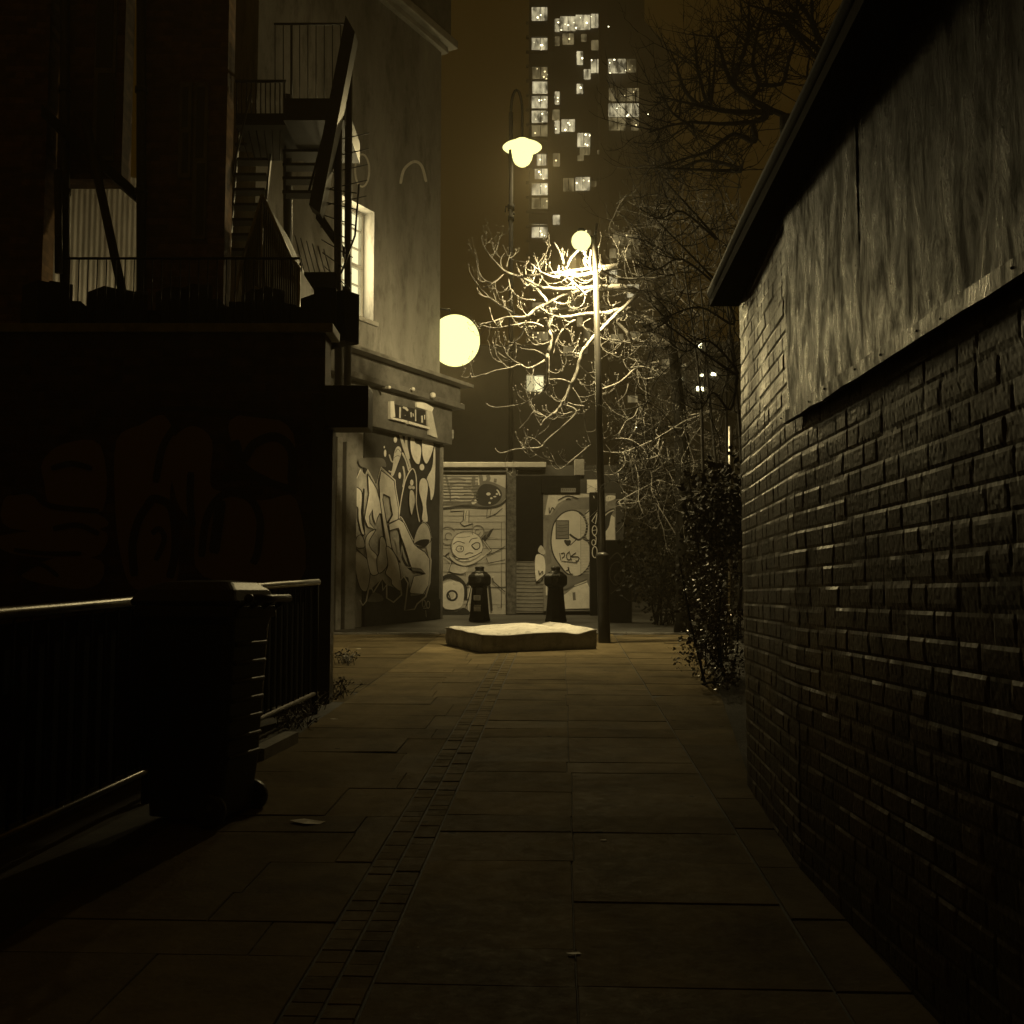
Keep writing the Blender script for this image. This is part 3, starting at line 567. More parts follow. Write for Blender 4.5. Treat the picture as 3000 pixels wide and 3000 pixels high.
# sash window
wf = MB(); oo = -.25; fr = .055
for a_, b_, c_, d_ in ((tw1, tw1 + fr, zwb, zwt), (tw0 - fr, tw0, zwb, zwt), (tw1, tw0, zwb, zwb + fr), (tw1, tw0, zwt - fr, zwt), (tw1, tw0, (zwb + zwt) / 2 - .03, (zwb + zwt) / 2 + .03)): wf.pbox(FA, a_, b_, c_, d_, oo - .05, oo + .03)
wob = wf.build('window', M['frame'], bt2)
wf = MB()
for f in (.33, .66): wf.pbox(FA, tw1 + f * (tw0 - tw1) - .012, tw1 + f * (tw0 - tw1) + .012, zwb, zwt, oo - .03, oo + .015)
for f in (.16, .33, .66, .83): wf.pbox(FA, tw1, tw0, zwb + f * (zwt - zwb) - .011, zwb + f * (zwt - zwb) + .011, oo - .03, oo + .012)
wf.build('glazing_bars', M['frame'], wob)
wf = MB(); wf.pbox(FA, tw1, tw0, zwb, zwt, oo - .06, oo - .04); wf.build('pane', M['winside'], wob)
wf = MB(); wf.pbox(FA, tw1 - .08, tw0 + .08, zwb - .07, zwb, -.05, .06); wf.build('sill', M['cornice'], wob, bevel=.006)
lw = bpy.data.lights.new('window_light', 'AREA'); lw.energy = 60; lw.color = (1, .82, .42); lw.shape = 'RECTANGLE'; lw.size = .8; lw.size_y = 1.7
lo = bpy.data.objects.new('window_light', lw); COL.objects.link(lo); lo.parent = wob; BASE[lo] = BASE[wob]
lo.location = FA.at((tw0 + tw1) / 2, (zwb + zwt) / 2, oo + .035) - BASE[wob]; lo.rotation_euler = FA.n.to_track_quat('-Z', 'Y').to_euler()
# cornice at the top
zc = P(1300, 130, 20).z
mb = MB(); mb.pbox(FA, -.22, 5.1, zc - .05, zc + .10, -.2, .24); mb.pbox(FA, -.1, 5.1, zc - .16, zc - .05, -.2, .10); mb.build('cornice', M['cornice'], bt2, bevel=.01)
mb = MB(); mb.pbox(FA, -.15, 5.1, zc + .10, TOP + .3, -.2, .12); mb.build('parapet', M['render_dark'], bt2)
# lead ledge over the shop
tl, zl = tz(1183, 1083)
mb = MB(); ts = [-.40, 5.0]
pr = [(0.0, zl + .12), (.08, zl + .12), (.50, zl - .04), (.50, zl - .10), (0.0, zl - .10)]
mb.add([FA.at(t, z, o) for t in ts for o, z in pr], [(0, 1, 2, 3, 4), (9, 8, 7, 6, 5)] + [(i, 5 + i, 5 + (i + 1) % 5, (i + 1) % 5) for i in range(5)]); mb.build('ledge', M['lead'], bt2)
mb = MB(); mb.pbox(FA, -.25, 5.0, zl - .42, zl - .10, 0, .30); mb.pbox(FA, -.28, 5.0, zl - .52, zl - .42, 0, .38); mb.build('entablature', M['shopwood'], bt2, bevel=.01)
tf1, zf0 = tz(1270, 1298, .2); zf0 = tz(1183, 1270, .2)[1]
mb = MB(); mb.pbox(FA, -.12, 5.0, zf0, zl - .52, 0, .2); fo = mb.build('shop_fascia', M['shopwood'], bt2, bevel=.008)
FP = Plane(FA.at(0, 0, .2), FA.u)
SG = lambda X, Y: (1080 + X / 8.78, 1120 + Y / 8.78)
def onfascia(pts, th, m, nm):
    mb = MB(); a = [FP.hit(*SG(*p)) for p in pts]; mb.prism(a, FP.n * th); return mb.build(nm, M[m], fo)
onfascia([(500, 490), (590, 490), (625, 900), (500, 900)], .05, 'p_white', 'sign_frame'); onfascia([(500, 900), (920, 990), (920, 1050), (500, 950)], .06, 'p_white', 'sign_frame')
onfascia([(960, 1005), (1500, 1160), (1500, 1215), (960, 1075)], .06, 'p_white', 'sign_frame'); onfascia([(1200, 510), (1400, 520), (1640, 660), (1600, 760), (1200, 640)], .03, 'p_light', 'sign_frame')
onfascia([(1470, 720), (1600, 760), (1740, 1440), (1510, 1350)], .03, 'p_mid', 'sign_frame')
onfascia([(640, 560), (1460, 740), (1470, 1120), (640, 900)], .006, 'p_dark', 'sign_panel')
ps = Paint(FP, SG, 1); ps.d0 = .010
for pts, w in (([(810, 640), (805, 920)], 60), ([(880, 640), (960, 670), (1010, 730)], 60), ([(1090, 770), (1095, 900)], 40), ([(1140, 800), (1150, 880)], 30), ([(930, 850), (950, 850)], 20), ([(1205, 700), (1210, 1000)], 44), ([(1370, 860), (1380, 1030)], 60), ([(1440, 840), (1445, 960)], 30), ([(1350, 1020), (1400, 1025)], 36)): ps.line(pts, w, 0, False)
ps.mb.build('sign_letters', [M['p_mid']], fo)
for px, py, r in ((1268, 1158, .055), (1210, 1140, .035), (1140, 1135, .03)):
    mb = MB(); p = FA.hit(px, py, .43); mb.ball(p, r, 8); mb.tube([p, p - FA.n * .12], .02, 6); mb.build('sign_lamp', M['p_white'], bt2)
mb = MB(); tg = tz(1255, 1400)[0]; mb.pbox(FA, -.035, .03, .4, zf0, .0, .07); mb.build('corner_bead', M['shopwall'], bt2)
mb = MB(); mb.pbox(FA, .03, tz(1060, 1700)[0], .35, zf0 + .02, .0, .03); mb.build('shopfront', M['muralbase'], bt2)
mb = MB(); mb.pbox(FA, .03, tz(1060, 1780)[0], .35, gz(0, 18.5) + .42, .03, .055); mb.build('plinth', M['plinth'], bt2)
tp0, tp1 = tz(1032, 1600, .06)[0], tz(1001, 1600, .06)[0]; tp2 = tz(980, 1600, .06)[0]
mb = MB(); mb.pbox(FA, tp0, tp1, .3, tz(1020, 1300)[1], .0, .14); mb.pbox(FA, tp1 + .05, tp2, .3, tz(1000, 1285)[1], .0, .10); mb.build('pilaster', M['shopwall'], bt2, bevel=.008)
pl2 = Plane(FA.at(0, 0, .03), FA.u)
A1 = lambda X, Y: (950 + X / 5.52, 1250 + Y / 5.52)
pa = Paint(pl2, A1, 1); a2 = lambda pts: [(x, y + 1380) for x, y in pts]
LT, MD, LO, DK = 0, 1, 2, 3
pa.fill([(560, 520), (780, 500), (960, 520), (1000, 650), (920, 660), (840, 900), (700, 690), (590, 640)], LO)
pa.fill([(470, 965), (590, 700), (655, 790), (700, 700), (840, 950), (920, 665), (1145, 875), (1160, 1020), (1210, 1330), (1215, 1475), (1265, 1500), (1440, 1850), (1480, 1840), (1560, 1610), (1610, 1550), (1690, 1630), (1730, 1850), (1720, 2200), (1690, 2560), (1620, 2710), (1400, 2740), (1360, 2440), (1300, 2420), (1230, 2480), (1250, 2640), (1010, 2560), (930, 2460), (760, 2620), (690, 2620), (560, 2560), (490, 2300), (470, 1500)], 4, False)
pa.line([(1265, 1500), (1230, 1800), (1260, 2100), (1390, 2300), (1640, 2380)], 40, DK)
for q in ([(640, 1000), (620, 1400), (640, 1700), (560, 1880)], [(860, 1100), (930, 1500), (980, 1900), (1020, 2300)], [(500, 1960), (700, 2150)], [(1040, 1600), (1080, 1950), (1230, 2200)], [(1160, 1080), (1110, 1400), (1020, 1560)]): pa.line(q, 34, DK)
def shape(pts, mi, soft=True, edge=14):
    pa.fill(pts, mi, soft, 3); pa.line(pts, edge, DK, soft, True)
shape([(1130, 400), (1190, 310), (1250, 360), (1240, 480), (1190, 620), (1120, 800), (1075, 780), (1100, 640)], MD)
for pts, w in (([(1225, 110), (1290, 330), (1390, 680)], 46), ([(1330, 130), (1325, 300), (1370, 520)], 42), ([(1260, 420), (1330, 560), (1370, 720)], 30), ([(1050, 450), (1090, 560), (1130, 560)], 22), ([(1040, 710), (1090, 730), (1130, 640)], 20), ([(1275, 640), (1300, 800), (1270, 980)], 26)): pa.line(pts, w, MD)
for pts, w in (([(1250, 300), (1310, 470), (1370, 650)], 9), ([(1150, 420), (1190, 360), (1240, 420)], 8), ([(1130, 500), (1180, 470), (1220, 480)], 8)): pa.line(pts, w, DK)
shape([(1400, 160), (1455, 180), (1480, 260), (1555, 300), (1572, 420), (1540, 600), (1470, 580), (1405, 440), (1388, 280)], LT, True, 12)
shape([(1585, 200), (1680, 210), (1765, 250), (1760, 380), (1690, 560), (1640, 600), (1592, 500), (1575, 330)], LT, True, 12)
shape([(1765, 380), (1800, 350), (1800, 800), (1775, 1100), (1720, 1190), (1700, 1000), (1650, 850), (1740, 650)], LT, True, 12)
shape([(1540, 880), (1600, 825), (1662, 870), (1682, 1000), (1655, 1250), (1680, 1500), (1650, 1545), (1575, 1500), (1590, 1300), (1530, 1050)], LT, True, 14)
pa.disc((1580, 655), 38, 52, LT)
for c, rx, ry in (((1150, 210), 28, 50), ((985, 430), 20, 60), ((1220, 790), 22, 52), ((970, 330), 10, 20)): pa.disc(c, rx, ry, LT, 14)
shape([(480, 990), (530, 980), (600, 1040), (615, 1150), (600, 1400), (620, 1600), (655, 1740), (600, 1720), (550, 1500), (540, 1310), (470, 1290), (440, 1180)], LT)
shape([(700, 760), (770, 870), (850, 1010), (900, 1200), (950, 1420), (900, 1400), (860, 1480), (835, 1580), (790, 1480), (780, 1340), (730, 1450), (740, 1560), (820, 1660), (700, 1620), (650, 1480), (690, 1250), (720, 1080)], LT, False)
shape([(920, 705), (1030, 790), (1130, 880), (1150, 1020), (1205, 1340), (1195, 1500), (1040, 1560), (1105, 1430), (1070, 1250), (1060, 1140), (960, 1090), (945, 1180), (1000, 1500), (1060, 1800), (1090, 1960), (1010, 1960), (960, 1620), (900, 1200), (885, 900)], LT, False)
pa.line([(470, 965), (590, 690), (660, 790), (700, 690), (840, 945), (920, 655), (1145, 865), (1155, 1000), (1212, 1320), (1210, 1470)], 16, LT, False)
pa.line([(1210, 1440), (1250, 1150), (1320, 850), (1420, 680), (1480, 780), (1492, 1000), (1490, 1250), (1540, 1540)], 16, LT)
shape([(1385, 1040), (1445, 1050), (1470, 1200), (1440, 1340), (1410, 1430), (1375, 1250)], MD, True, 8); pa.disc((1415, 905), 28, 50, LT, 14); pa.disc((1390, 980), 30, 30, MD, 14); pa.disc((1440, 985), 24, 28, MD, 14)
pa.line([(1210, 1470), (1265, 1490), (1440, 1840), (1480, 1830), (1560, 1600), (1610, 1540), (1690, 1620), (1735, 1800)], 14, LT)
def B(pts, mi, soft=True, edge=13): shape(a2(pts), mi, soft, edge)
B([(510, 650), (570, 655), (700, 780), (740, 1000), (700, 1250), (630, 1280), (560, 1180), (500, 900)], MD)
B([(520, 420), (590, 370), (640, 440), (650, 570), (520, 570)], MD)
B([(660, 480), (720, 340), (830, 280), (810, 330), (725, 480), (760, 600), (860, 720), (880, 980), (760, 1010), (700, 800)], LT)
B([(900, 430), (960, 410), (1010, 560), (1020, 860), (880, 990), (850, 760), (890, 650)], MD)
B([(1000, 570), (1085, 600), (1180, 760), (1230, 1000), (1240, 1270), (1100, 1180), (1080, 1090), (990, 990), (1030, 850)], LT)
B([(1040, 200), (1210, 115), (1290, 175), (1450, 510), (1520, 580), (1630, 650), (1705, 760), (1705, 1000), (1690, 1180), (1600, 1330), (1400, 1320), (1380, 1280), (1450, 1040), (1640, 1000), (1560, 920), (1410, 900), (1390, 850), (1300, 560), (1250, 430), (1200, 260), (1060, 300)], LT, False)
B([(1450, 510), (1500, 290), (1600, 170), (1690, 250), (1725, 460), (1600, 560)], MD)
pa.fill(a2([(1460, 515), (1560, 450), (1700, 450), (1640, 555)]), DK)
pa.line(a2([(1120, 440), (1160, 450), (1215, 780)]), 18, MD); pa.line(a2([(1250, 560), (1250, 840), (1400, 900)]), 12, MD)
pa.fill(a2([(1430, 900), (1560, 930), (1640, 1000), (1540, 960), (1430, 960)]), LO)
pa.line(a2([(575, 1420), (625, 1510), (680, 1440), (715, 1250), (770, 1240), (790, 1310), (930, 1080), (950, 1270), (1010, 1170), (1010, 1390), (1120, 1460), (1250, 1340), (1225, 1110), (1290, 1040), (1355, 1150), (1300, 1590), (1460, 1570), (1500, 1490), (1640, 1370), (1705, 1150), (1725, 780), (1660, 560), (1710, 500)]), 24, MD, False)
pa.fill(a2([(720, 1400), (800, 1300), (930, 1350), (940, 1440), (720, 1450)]), LO)
for c in ((1610, 1480), (1680, 1500)): pa.ring((c[0], c[1] + 1380), 26, 60, 10, MD, 14)
pa.line(a2([(1600, 1560), (1690, 1550)]), 12, LT); pa.line(a2([(1640, 1590), (1650, 1700)]), 14, MD)
pa.mb.build('mural', [M['p_light'], M['p_mid'], M['p_low'], M['p_dark'], M['p_back']], bt2)
UP = lambda X, Y: (1000 + X / 1.932, Y / 1.932)          # faint chalky marks on the render above
pu = Paint(FA, UP, 1); pu.ring((118, 965), 40, 92, 11, 0); pu.line([(335, 1040), (355, 960), (410, 915), (455, 940), (480, 1030)], 16, 0)
for i in range(0): pu.line([(350 + i * 20, 1035 - random.random() * 25), (362 + i * 16, 950)], 7, 0, False)
pu.mb.build('chalk_marks', [M['p_light']], bt2)
ca_ = MB(); ca_.tube([FA.hit(1025, 1098, .1)] + [FA.hit(1025 + k * 16, 1098 + 14 * math.sin(k * .75) + 8, .12) for k in range(1, 6)] + [FA.hit(1120, 1090, .08)], .012, 6); ca_.build('cable', M['iron'], bt2)
# globe lamp behind the corner
gl = P(1333, 998, 20.55)
gt = thing('globe_lamp', 'big glowing globe lamp sticking out behind the corner of the rendered building', 'lamp', gl)
mb = MB(); mb.ball(gl, .475, 20, sq=1.04); mb.build('globe', M['globe'], gt)
mb = MB(); mb.tube([gl + Vector((-.1, 0, .46)), gl + Vector((-.1, .0, .6)), gl + Vector((-.6, .1, .66)), gl + Vector((-1.1, .3, .66))], .02, 8); mb.build('bracket', M['iron'], gt)
point('globe_light', gl + Vector((.02, .15, -.62)), 270, .12).parent = gt; bpy.data.objects['globe_light'].location = Vector((.02, .15, -.62))
# little bulkhead light beyond
bk = P(1312, 1271, 23.5); kt = thing('bulkhead_light', 'tiny bright bulkhead light in the dark gap beside the corner building', 'lamp', bk)
mb = MB(); mb.ball(bk, .055, 8); mb.ball(bk + Vector((-.07, 0, 0)), .035, 8); mb.build('bulb', M['bulb'], kt)
mb = MB(); mb.box(bk + Vector((0, .08, 0)), (.25, .06, .2)); mb.build('back_plate', M['iron'], kt)
# ================================================================== SHOP WITH SHUTTERS across the end
SY = 21.2; SP = Plane((0, SY, 0), (1, 0)); sx = lambda px: P(px, 1745, SY).x; sz = lambda py: P(1500, py, SY).z
st = thing('shutter_shop', 'single-storey graffiti-covered shop with closed shutters at the lane end', 'shop', (0.3, SY, gz(0, SY)))
mb = MB(); mb.box(((sx(1240) + sx(1830)) / 2, SY + .32, (sz(1362) + .5) / 2), (sx(1830) - sx(1240), .55, sz(1362) - .5)); mb.build('wall', M['darkwall'], st)
mb = MB(); mb.box(((sx(1250) + sx(1600)) / 2, SY - .05, sz(1366)), (sx(1600) - sx(1250), .45, .10)); mb.build('roof_edge', M['cornice'], st, bevel=.01)
mb = MB(); mb.box(((sx(1262) + sx(1486)) / 2, SY - .03, (sz(1372) + sz(1384)) / 2), (sx(1486) - sx(1262), .2, .09)); mb.build('shutter_box', M['shopwood'], st)
SB1 = lambda X, Y: (1250 + X / 6.44, 1340 + Y / 6.44)
mb = MB(); mb.box(((sx(1268) + sx(1482)) / 2, SY + .02, (sz(1388) + sz(1800)) / 2), (sx(1482) - sx(1268), .03, sz(1388) - sz(1800))); so = mb.build('shutter', M['shutter'], st)
mb = MB()
for py in list(np.arange(1396, 1492, 9.2)): mb.tube([(sx(1268), SY - .012, sz(py)), (sx(1400), SY - .012, sz(py))], .008, 5)
for py in (1511, 1529, 1550, 1580, 1606, 1650, 1675, 1720, 1770): mb.tube([(sx(1269), SY - .018, sz(py)), (sx(1481), SY - .018, sz(py))], .0035 if py != 1720 else .010, 5)
mb.tube([(sx(1469), SY - .018, sz(1530)), (sx(1469), SY - .018, sz(1780))], .006, 5); mb.build('slat_joints', M['shutter_rib'], so)
pq = Paint(Plane((0, SY + .004, 0), (1, 0)), SB1, 1); pq.d0 = .004
LT, MD, LO, DK, WH = 0, 1, 2, 3, 4
for pts, w in (([(360, 340), (400, 500), (450, 700)], 40), ([(430, 420), (560, 400), (740, 430)], 36), ([(430, 510), (620, 480), (840, 500)], 40), ([(690, 570), (850, 570)], 36), ([(150, 430), (410, 430)], 16), ([(150, 560), (480, 570)], 18), ([(150, 640), (440, 650)], 24), ([(150, 770), (500, 780), (850, 780)], 36), ([(150, 850), (430, 860), (850, 860)], 46), ([(700, 700), (850, 700)], 26), ([(440, 600), (450, 820)], 36)): pq.line(pts, w, LO)
pq.fill([(840, 600), (960, 490), (1100, 440), (1250, 470), (1450, 560), (1535, 640), (1450, 820), (1250, 930), (900, 940), (840, 830), (900, 720)], LO)
pq.fill([(1000, 560), (1100, 500), (1250, 520), (1380, 600), (1420, 720), (1330, 860), (1160, 920), (980, 880), (930, 720)], DK)
for pts in ([(890, 370), (880, 480), (910, 580)], [(1005, 320), (1030, 400), (1020, 500)], [(1150, 330), (1170, 400), (1140, 460)], [(1300, 400), (1290, 470)]): pq.line(pts, 70, LO)
pq.line([(975, 410), (985, 520)], 36, WH); pq.line([(1320, 610), (1350, 640), (1385, 720)], 26, WH)
for c, rx, ry in (((1165, 690), 42, 30), ((1220, 770), 24, 18), ((1285, 740), 30, 14), ((1325, 690), 22, 20), ((1188, 858), 24, 20), ((880, 860), 34, 30), ((920, 830), 24, 40)): pq.disc(c, rx, ry, WH, 14)
pq.line([(460, 690), (590, 690)], 22, WH); pq.line([(460, 760), (560, 740), (630, 770)], 30, WH); pq.line([(530, 800), (690, 830)], 20, WH)
pq.line([(140, 985), (400, 955), (700, 930), (1100, 950), (1300, 930), (1420, 880), (1510, 800)], 44, DK)
pq.line([(460, 975), (450, 1022), (690, 1012)], 14, DK, False)
pq.fill([(710, 1000), (800, 1000), (795, 1245), (870, 1245), (720, 1300), (640, 1240), (690, 1200)], MD, False)
pq.line([(705, 1000), (690, 1190), (630, 1245), (705, 1300), (870, 1250), (870, 1350), (530, 1352)], 16, DK, False); pq.line([(800, 1000), (795, 1240)], 16, DK); pq.line([(750, 1010), (720, 1200)], 12, DK)
pq.line([(1145, 980), (1130, 1140), (1300, 1070), (1430, 960)], 16, DK, False); pq.line([(1215, 975), (1195, 1105)], 14, DK)
# round-eared animal head in outline
pq.fill([(480, 1720), (520, 1520), (640, 1410), (800, 1390), (940, 1440), (1040, 1600), (1050, 1760), (960, 1880), (760, 1960), (560, 1920)], LT)
pq.ring((400, 1480), 150, 170, 16, LO, a0=60, a1=330); pq.ring((415, 1490), 62, 68, 13, LO, a0=100, a1=350); pq.ring((970, 1400), 112, 118, 15, LO, a0=150, a1=430); pq.ring((965, 1405), 48, 50, 12, LO, a0=0, a1=300)
pq.ring((760, 1670), 305, 275, 14, LO, a0=130, a1=390); pq.line([(540, 1500), (680, 1510), (820, 1490)], 8, LO); pq.line([(560, 1440), (720, 1420), (860, 1430)], 8, LO)
pq.line([(500, 1640), (590, 1585), (720, 1620)], 14, DK); pq.line([(800, 1610), (850, 1540), (960, 1520)], 14, DK)
pq.line([(550, 1730), (600, 1670), (690, 1690), (680, 1770), (600, 1780), (550, 1730)], 12, DK); pq.disc((620, 1730), 30, 26, WH); pq.disc((650, 1720), 12, 30, LO)
pq.fill([(850, 1660), (930, 1620), (990, 1630), (980, 1700), (920, 1730)], WH); pq.line([(845, 1660), (930, 1610), (1000, 1630), (990, 1710), (920, 1735), (845, 1660)], 18, DK)
pq.line([(720, 1840), (800, 1800), (880, 1810)], 20, LO); pq.line([(480, 1830), (600, 1900), (760, 1905), (920, 1850), (1040, 1780)], 14, DK); pq.line([(560, 1930), (660, 1920), (800, 1930)], 10, LO)
pq.line([(440, 1860), (560, 1970), (740, 2020), (930, 1950), (1060, 1860)], 46, WH); pq.line([(420, 1880), (560, 2020), (760, 2070), (960, 1990)], 12, DK)
pq.fill([(1030, 1530), (1160, 1400), (1270, 1335), (1190, 1480), (1095, 1590)], DK, False); pq.fill([(1090, 1400), (1190, 1390), (1120, 1500)], LO, False)
pq.line([(1060, 1560), (1205, 1755), (1010, 1925)], 16, WH, False); pq.line([(1080, 1560), (1225, 1755), (1150, 1850)], 12, DK, False)
pq.line([(130, 1560), (235, 1720), (130, 1810)], 18, WH, False); pq.line([(145, 1560), (250, 1720), (135, 1830)], 10, DK, False)
pq.line([(1130, 1845), (1300, 1780), (1480, 1680)], 16, DK); pq.line([(1110, 1500), (1340, 1530)], 10, LO); pq.line([(1150, 1690), (1400, 1690)], 8, LO)
B2 = 516                                          # rows of the lower detail view sit 80 px further down
def b2(pts): return [(x, y + 1417) for x, y in pts]
pq.line(b2([(130, 490), (330, 440), (480, 550), (400, 755), (770, 790)]), 18, DK, False); pq.line(b2([(140, 540), (330, 470), (460, 570), (395, 740)]), 12, WH, False)
pq.line(b2([(350, 440), (430, 380)]), 30, DK); pq.line(b2([(1120, 470), (1165, 580), (1480, 515)]), 18, DK, False); pq.line(b2([(1150, 600), (1480, 550)]), 12, WH, False)
pq.fill(b2([(450, 740), (700, 770), (760, 660), (640, 640), (480, 600)]), MD); pq.line(b2([(770, 650), (740, 900)]), 14, WH, False)
pq.line(b2([(125, 650), (195, 800), (230, 980), (215, 1300)]), 44, DK); pq.fill(b2([(105, 740), (175, 860), (200, 1050), (180, 1260), (110, 1360)]), WH)
pq.line(b2([(240, 960), (330, 850), (460, 815), (600, 870), (720, 1010), (735, 1250)]), 66, DK); pq.line(b2([(240, 930), (250, 1250), (330, 1440)]), 40, DK)
pq.fill(b2([(285, 1000), (400, 930), (520, 915), (640, 950), (700, 1040), (700, 1250), (650, 1400), (540, 1450), (400, 1450), (310, 1400), (252, 1240)]), LT)
for c, rx, ry in (((540, 965), 50, 36), ((655, 1140), 40, 90), ((620, 1350), 40, 30)): pq.disc((c[0], c[1] + 1417), rx, ry, WH, 16)
pq.ring((480, 1190 + 1417), 92, 90, 36, DK); pq.disc((470, 1180 + 1417), 46, 60, MD); pq.line(b2([(400, 1130), (450, 1260)]), 26, DK)
pq.fill(b2([(215, 1300), (320, 1440), (540, 1490), (690, 1420), (790, 1480), (790, 1545), (210, 1560)]), DK)
pq.line(b2([(760, 1000), (830, 900), (900, 860)]), 50, DK); pq.line(b2([(780, 1250), (830, 1050), (900, 900)]), 40, LT); pq.line(b2([(790, 1460), (790, 1300)]), 30, LT); pq.line(b2([(740, 1400), (790, 1250), (860, 940)]), 20, DK)
pq.line(b2([(1110, 880), (1270, 830)]), 22, WH); pq.line(b2([(1240, 860), (1260, 930), (1480, 1120)]), 22, DK, False); pq.line(b2([(1180, 950), (1210, 1250), (1230, 1480)]), 40, DK)
for i in range(7): pq.line(b2([(1330 + i * 14, 1420 + (i % 3) * 12), (1342 + i * 14, 1385 + (i % 2) * 16)]), 6, DK, False)
pq.mb.build('shutter_graffiti', [M['p_light'], M['p_mid'], M['p_low'], M['p_dark'], M['p_white']], so)
mb = MB(); mb.box(((sx(1484) + sx(1512)) / 2, SY - .04, (sz(1370) + sz(1800)) / 2), (sx(1512) - sx(1484), .16, sz(1370) - sz(1800))); mb.build('pier', M['poster'], st)
# doorway with a black panel for its dark recess, then second shutter
mb = MB(); mb.box(((sx(1513) + sx(1592)) / 2, SY + .03, (sz(1640) + sz(1795)) / 2), (sx(1592) - sx(1513), .03, sz(1640) - sz(1795))); rs = mb.build('roller_door', M['shopwall'], st)
mb = MB()
for py in range(1646, 1792, 11): mb.tube([(sx(1514), SY + .008, sz(py)), (sx(1591), SY + .008, sz(py))], .012, 5)
mb.build('slat_joints', M['shutter_rib'], rs)
mb = MB(); mb.box(((sx(1512) + sx(1596)) / 2, SY + .0, (sz(1395) + sz(1640)) / 2), (sx(1596) - sx(1512), .10, sz(1395) - sz(1640))); mb.build('recess_panel', M['matte'], st)  # flat black panel; the shade of the recess is put into its colour
mb = MB(); mb.box(((sx(1592) + sx(1727)) / 2, SY - .01, (sz(1446) + sz(1790)) / 2), (sx(1727) - sx(1592), .09, sz(1446) - sz(1790))); s2 = mb.build('boarded_door', M['shopwall'], st)
mb = MB(); mb.box(((sx(1586) + sx(1700)) / 2, SY - .06, (sz(1396) + sz(1445)) / 2), (sx(1700) - sx(1586), .2, sz(1396) - sz(1445))); mb.build('sign_box', M['matte'], st)
C1 = lambda X, Y: (1500 + X / 5.52, 1400 + Y / 5.52)
sb = Paint(Plane((0, SY - .16, 0), (1, 0)), C1, 1); sb.d0 = .004
sb.fill([(790, 165), (1030, 165), (1030, 235), (790, 235)], 1, False)
for i in range(7): sb.line([(810 + i * 32, 175 + (i % 2) * 8), (818 + i * 32, 205)], 12, 0, False)
sb.mb.build('sign_letters', [M['p_dark'], M['p_low']], st)
pc = Paint(Plane((0, SY - .055, 0), (1, 0)), C1, 1); pc.d0 = .004
pc.fill([(590, 265), (1250, 262), (1250, 310), (900, 330), (740, 420), (620, 600), (530, 600), (560, 420)], MD, False)
pc.fill([(1250, 330), (900, 380), (740, 500), (640, 700), (570, 900), (560, 1350), (640, 1350), (600, 1080), (650, 800), (760, 620), (960, 500), (1250, 500)], LO, True)
pc.fill([(400, 1240), (520, 1290), (530, 1560), (400, 1680), (370, 1400)], LT); pc.fill([(420, 1180), (470, 1090), (540, 1200), (500, 1240)], MD)
blob = [(960, 535), (1080, 565), (1165, 650), (1195, 780), (1175, 910), (1150, 970), (1220, 1010), (1252, 1100), (1255, 1330), (1200, 1470), (1060, 1580), (900, 1540), (780, 1400), (690, 1260), (650, 1120), (645, 950), (690, 740), (810, 590)]
pc.line(blob, 44, DK, True, True); pc.fill(blob, WH, True, 5)
pc.fill([(1185, 590), (1252, 540), (1252, 980), (1195, 930), (1215, 760)], WH); pc.line([(1080, 550), (1170, 640), (1212, 780), (1185, 920), (1090, 1000), (1010, 970), (930, 910)], 34, DK); pc.line([(1150, 985), (1230, 1030), (1258, 1090)], 30, DK); pc.line([(1180, 590), (1250, 530)], 24, DK)
pc.line([(1040, 1000), (940, 1090)], 18, DK); pc.fill([(840, 1010), (945, 1010), (940, 1080), (890, 1100)], DK); pc.fill([(880, 960), (940, 960), (930, 1005), (870, 1000)], MD)
pc.fill([(705, 685), (922, 685), (922, 992), (705, 992)], DK, False); pc.fill([(718, 700), (910, 700), (910, 975), (718, 975)], LO, False)
for y in (760, 800, 860, 920): pc.line([(722, y), (800, y + 10), (905, y - 4)], 7, DK)
pc.line([(1112, 620), (1112, 1560)], 8, LO, False)
for y in range(620, 1560, 46): pc.line([(1118, y), (1250, y)], 8, MD, False)
for pts in ([(770, 1215), (790, 1330)], [(790, 1225), (840, 1215), (850, 1260), (810, 1300)], [(930, 1195), (885, 1240), (895, 1310), (940, 1320), (955, 1260)], [(925, 1185), (965, 1335)], [(1035, 1210), (960, 1270), (1060, 1275), (1085, 1310), (1050, 1350), (1030, 1330)], [(800, 1345), (1060, 1372)], [(870, 1500), (920, 1480), (905, 1440), (940, 1540), (990, 1560)], [(745, 360), (900, 290), (1075, 335)], [(870, 350), (920, 330), (950, 350)], [(600, 480), (610, 570), (650, 480), (690, 520)], [(430, 1500), (450, 1560), (490, 1510), (500, 1560)]): pc.line(pts, 15, DK)
pc.fill([(820, 1580), (1050, 1590), (1215, 1620), (1010, 1730), (830, 1800)], LO); pc.line([(1010, 1745), (1215, 1665)], 26, WH); pc.fill([(820, 1910), (1000, 1770), (1215, 1690), (1250, 1770), (1250, 2110), (830, 2120)], LT, False); pc.line([(1000, 1850), (1010, 1980)], 60, LO)
pc.line([(400, 1680), (540, 1560)], 22, DK); pc.line([(555, 1700), (560, 1900)], 30, LT)
pc.mb.build('door_graffiti', [M['p_light'], M['p_mid'], M['p_low'], M['p_dark'], M['p_white']], s2)
mb = MB(); mb.box(((sx(1727) + sx(1752)) / 2, SY - .12, (sz(1446) + sz(1830)) / 2), (sx(1752) - sx(1727), .3, sz(1446) - sz(1830))); pi2 = mb.build('dark_pier', M['matte'], st)
pd_ = Paint(Plane((0, SY - .27, 0), (1, 0)), C1, 1); pd_.d0 = .003
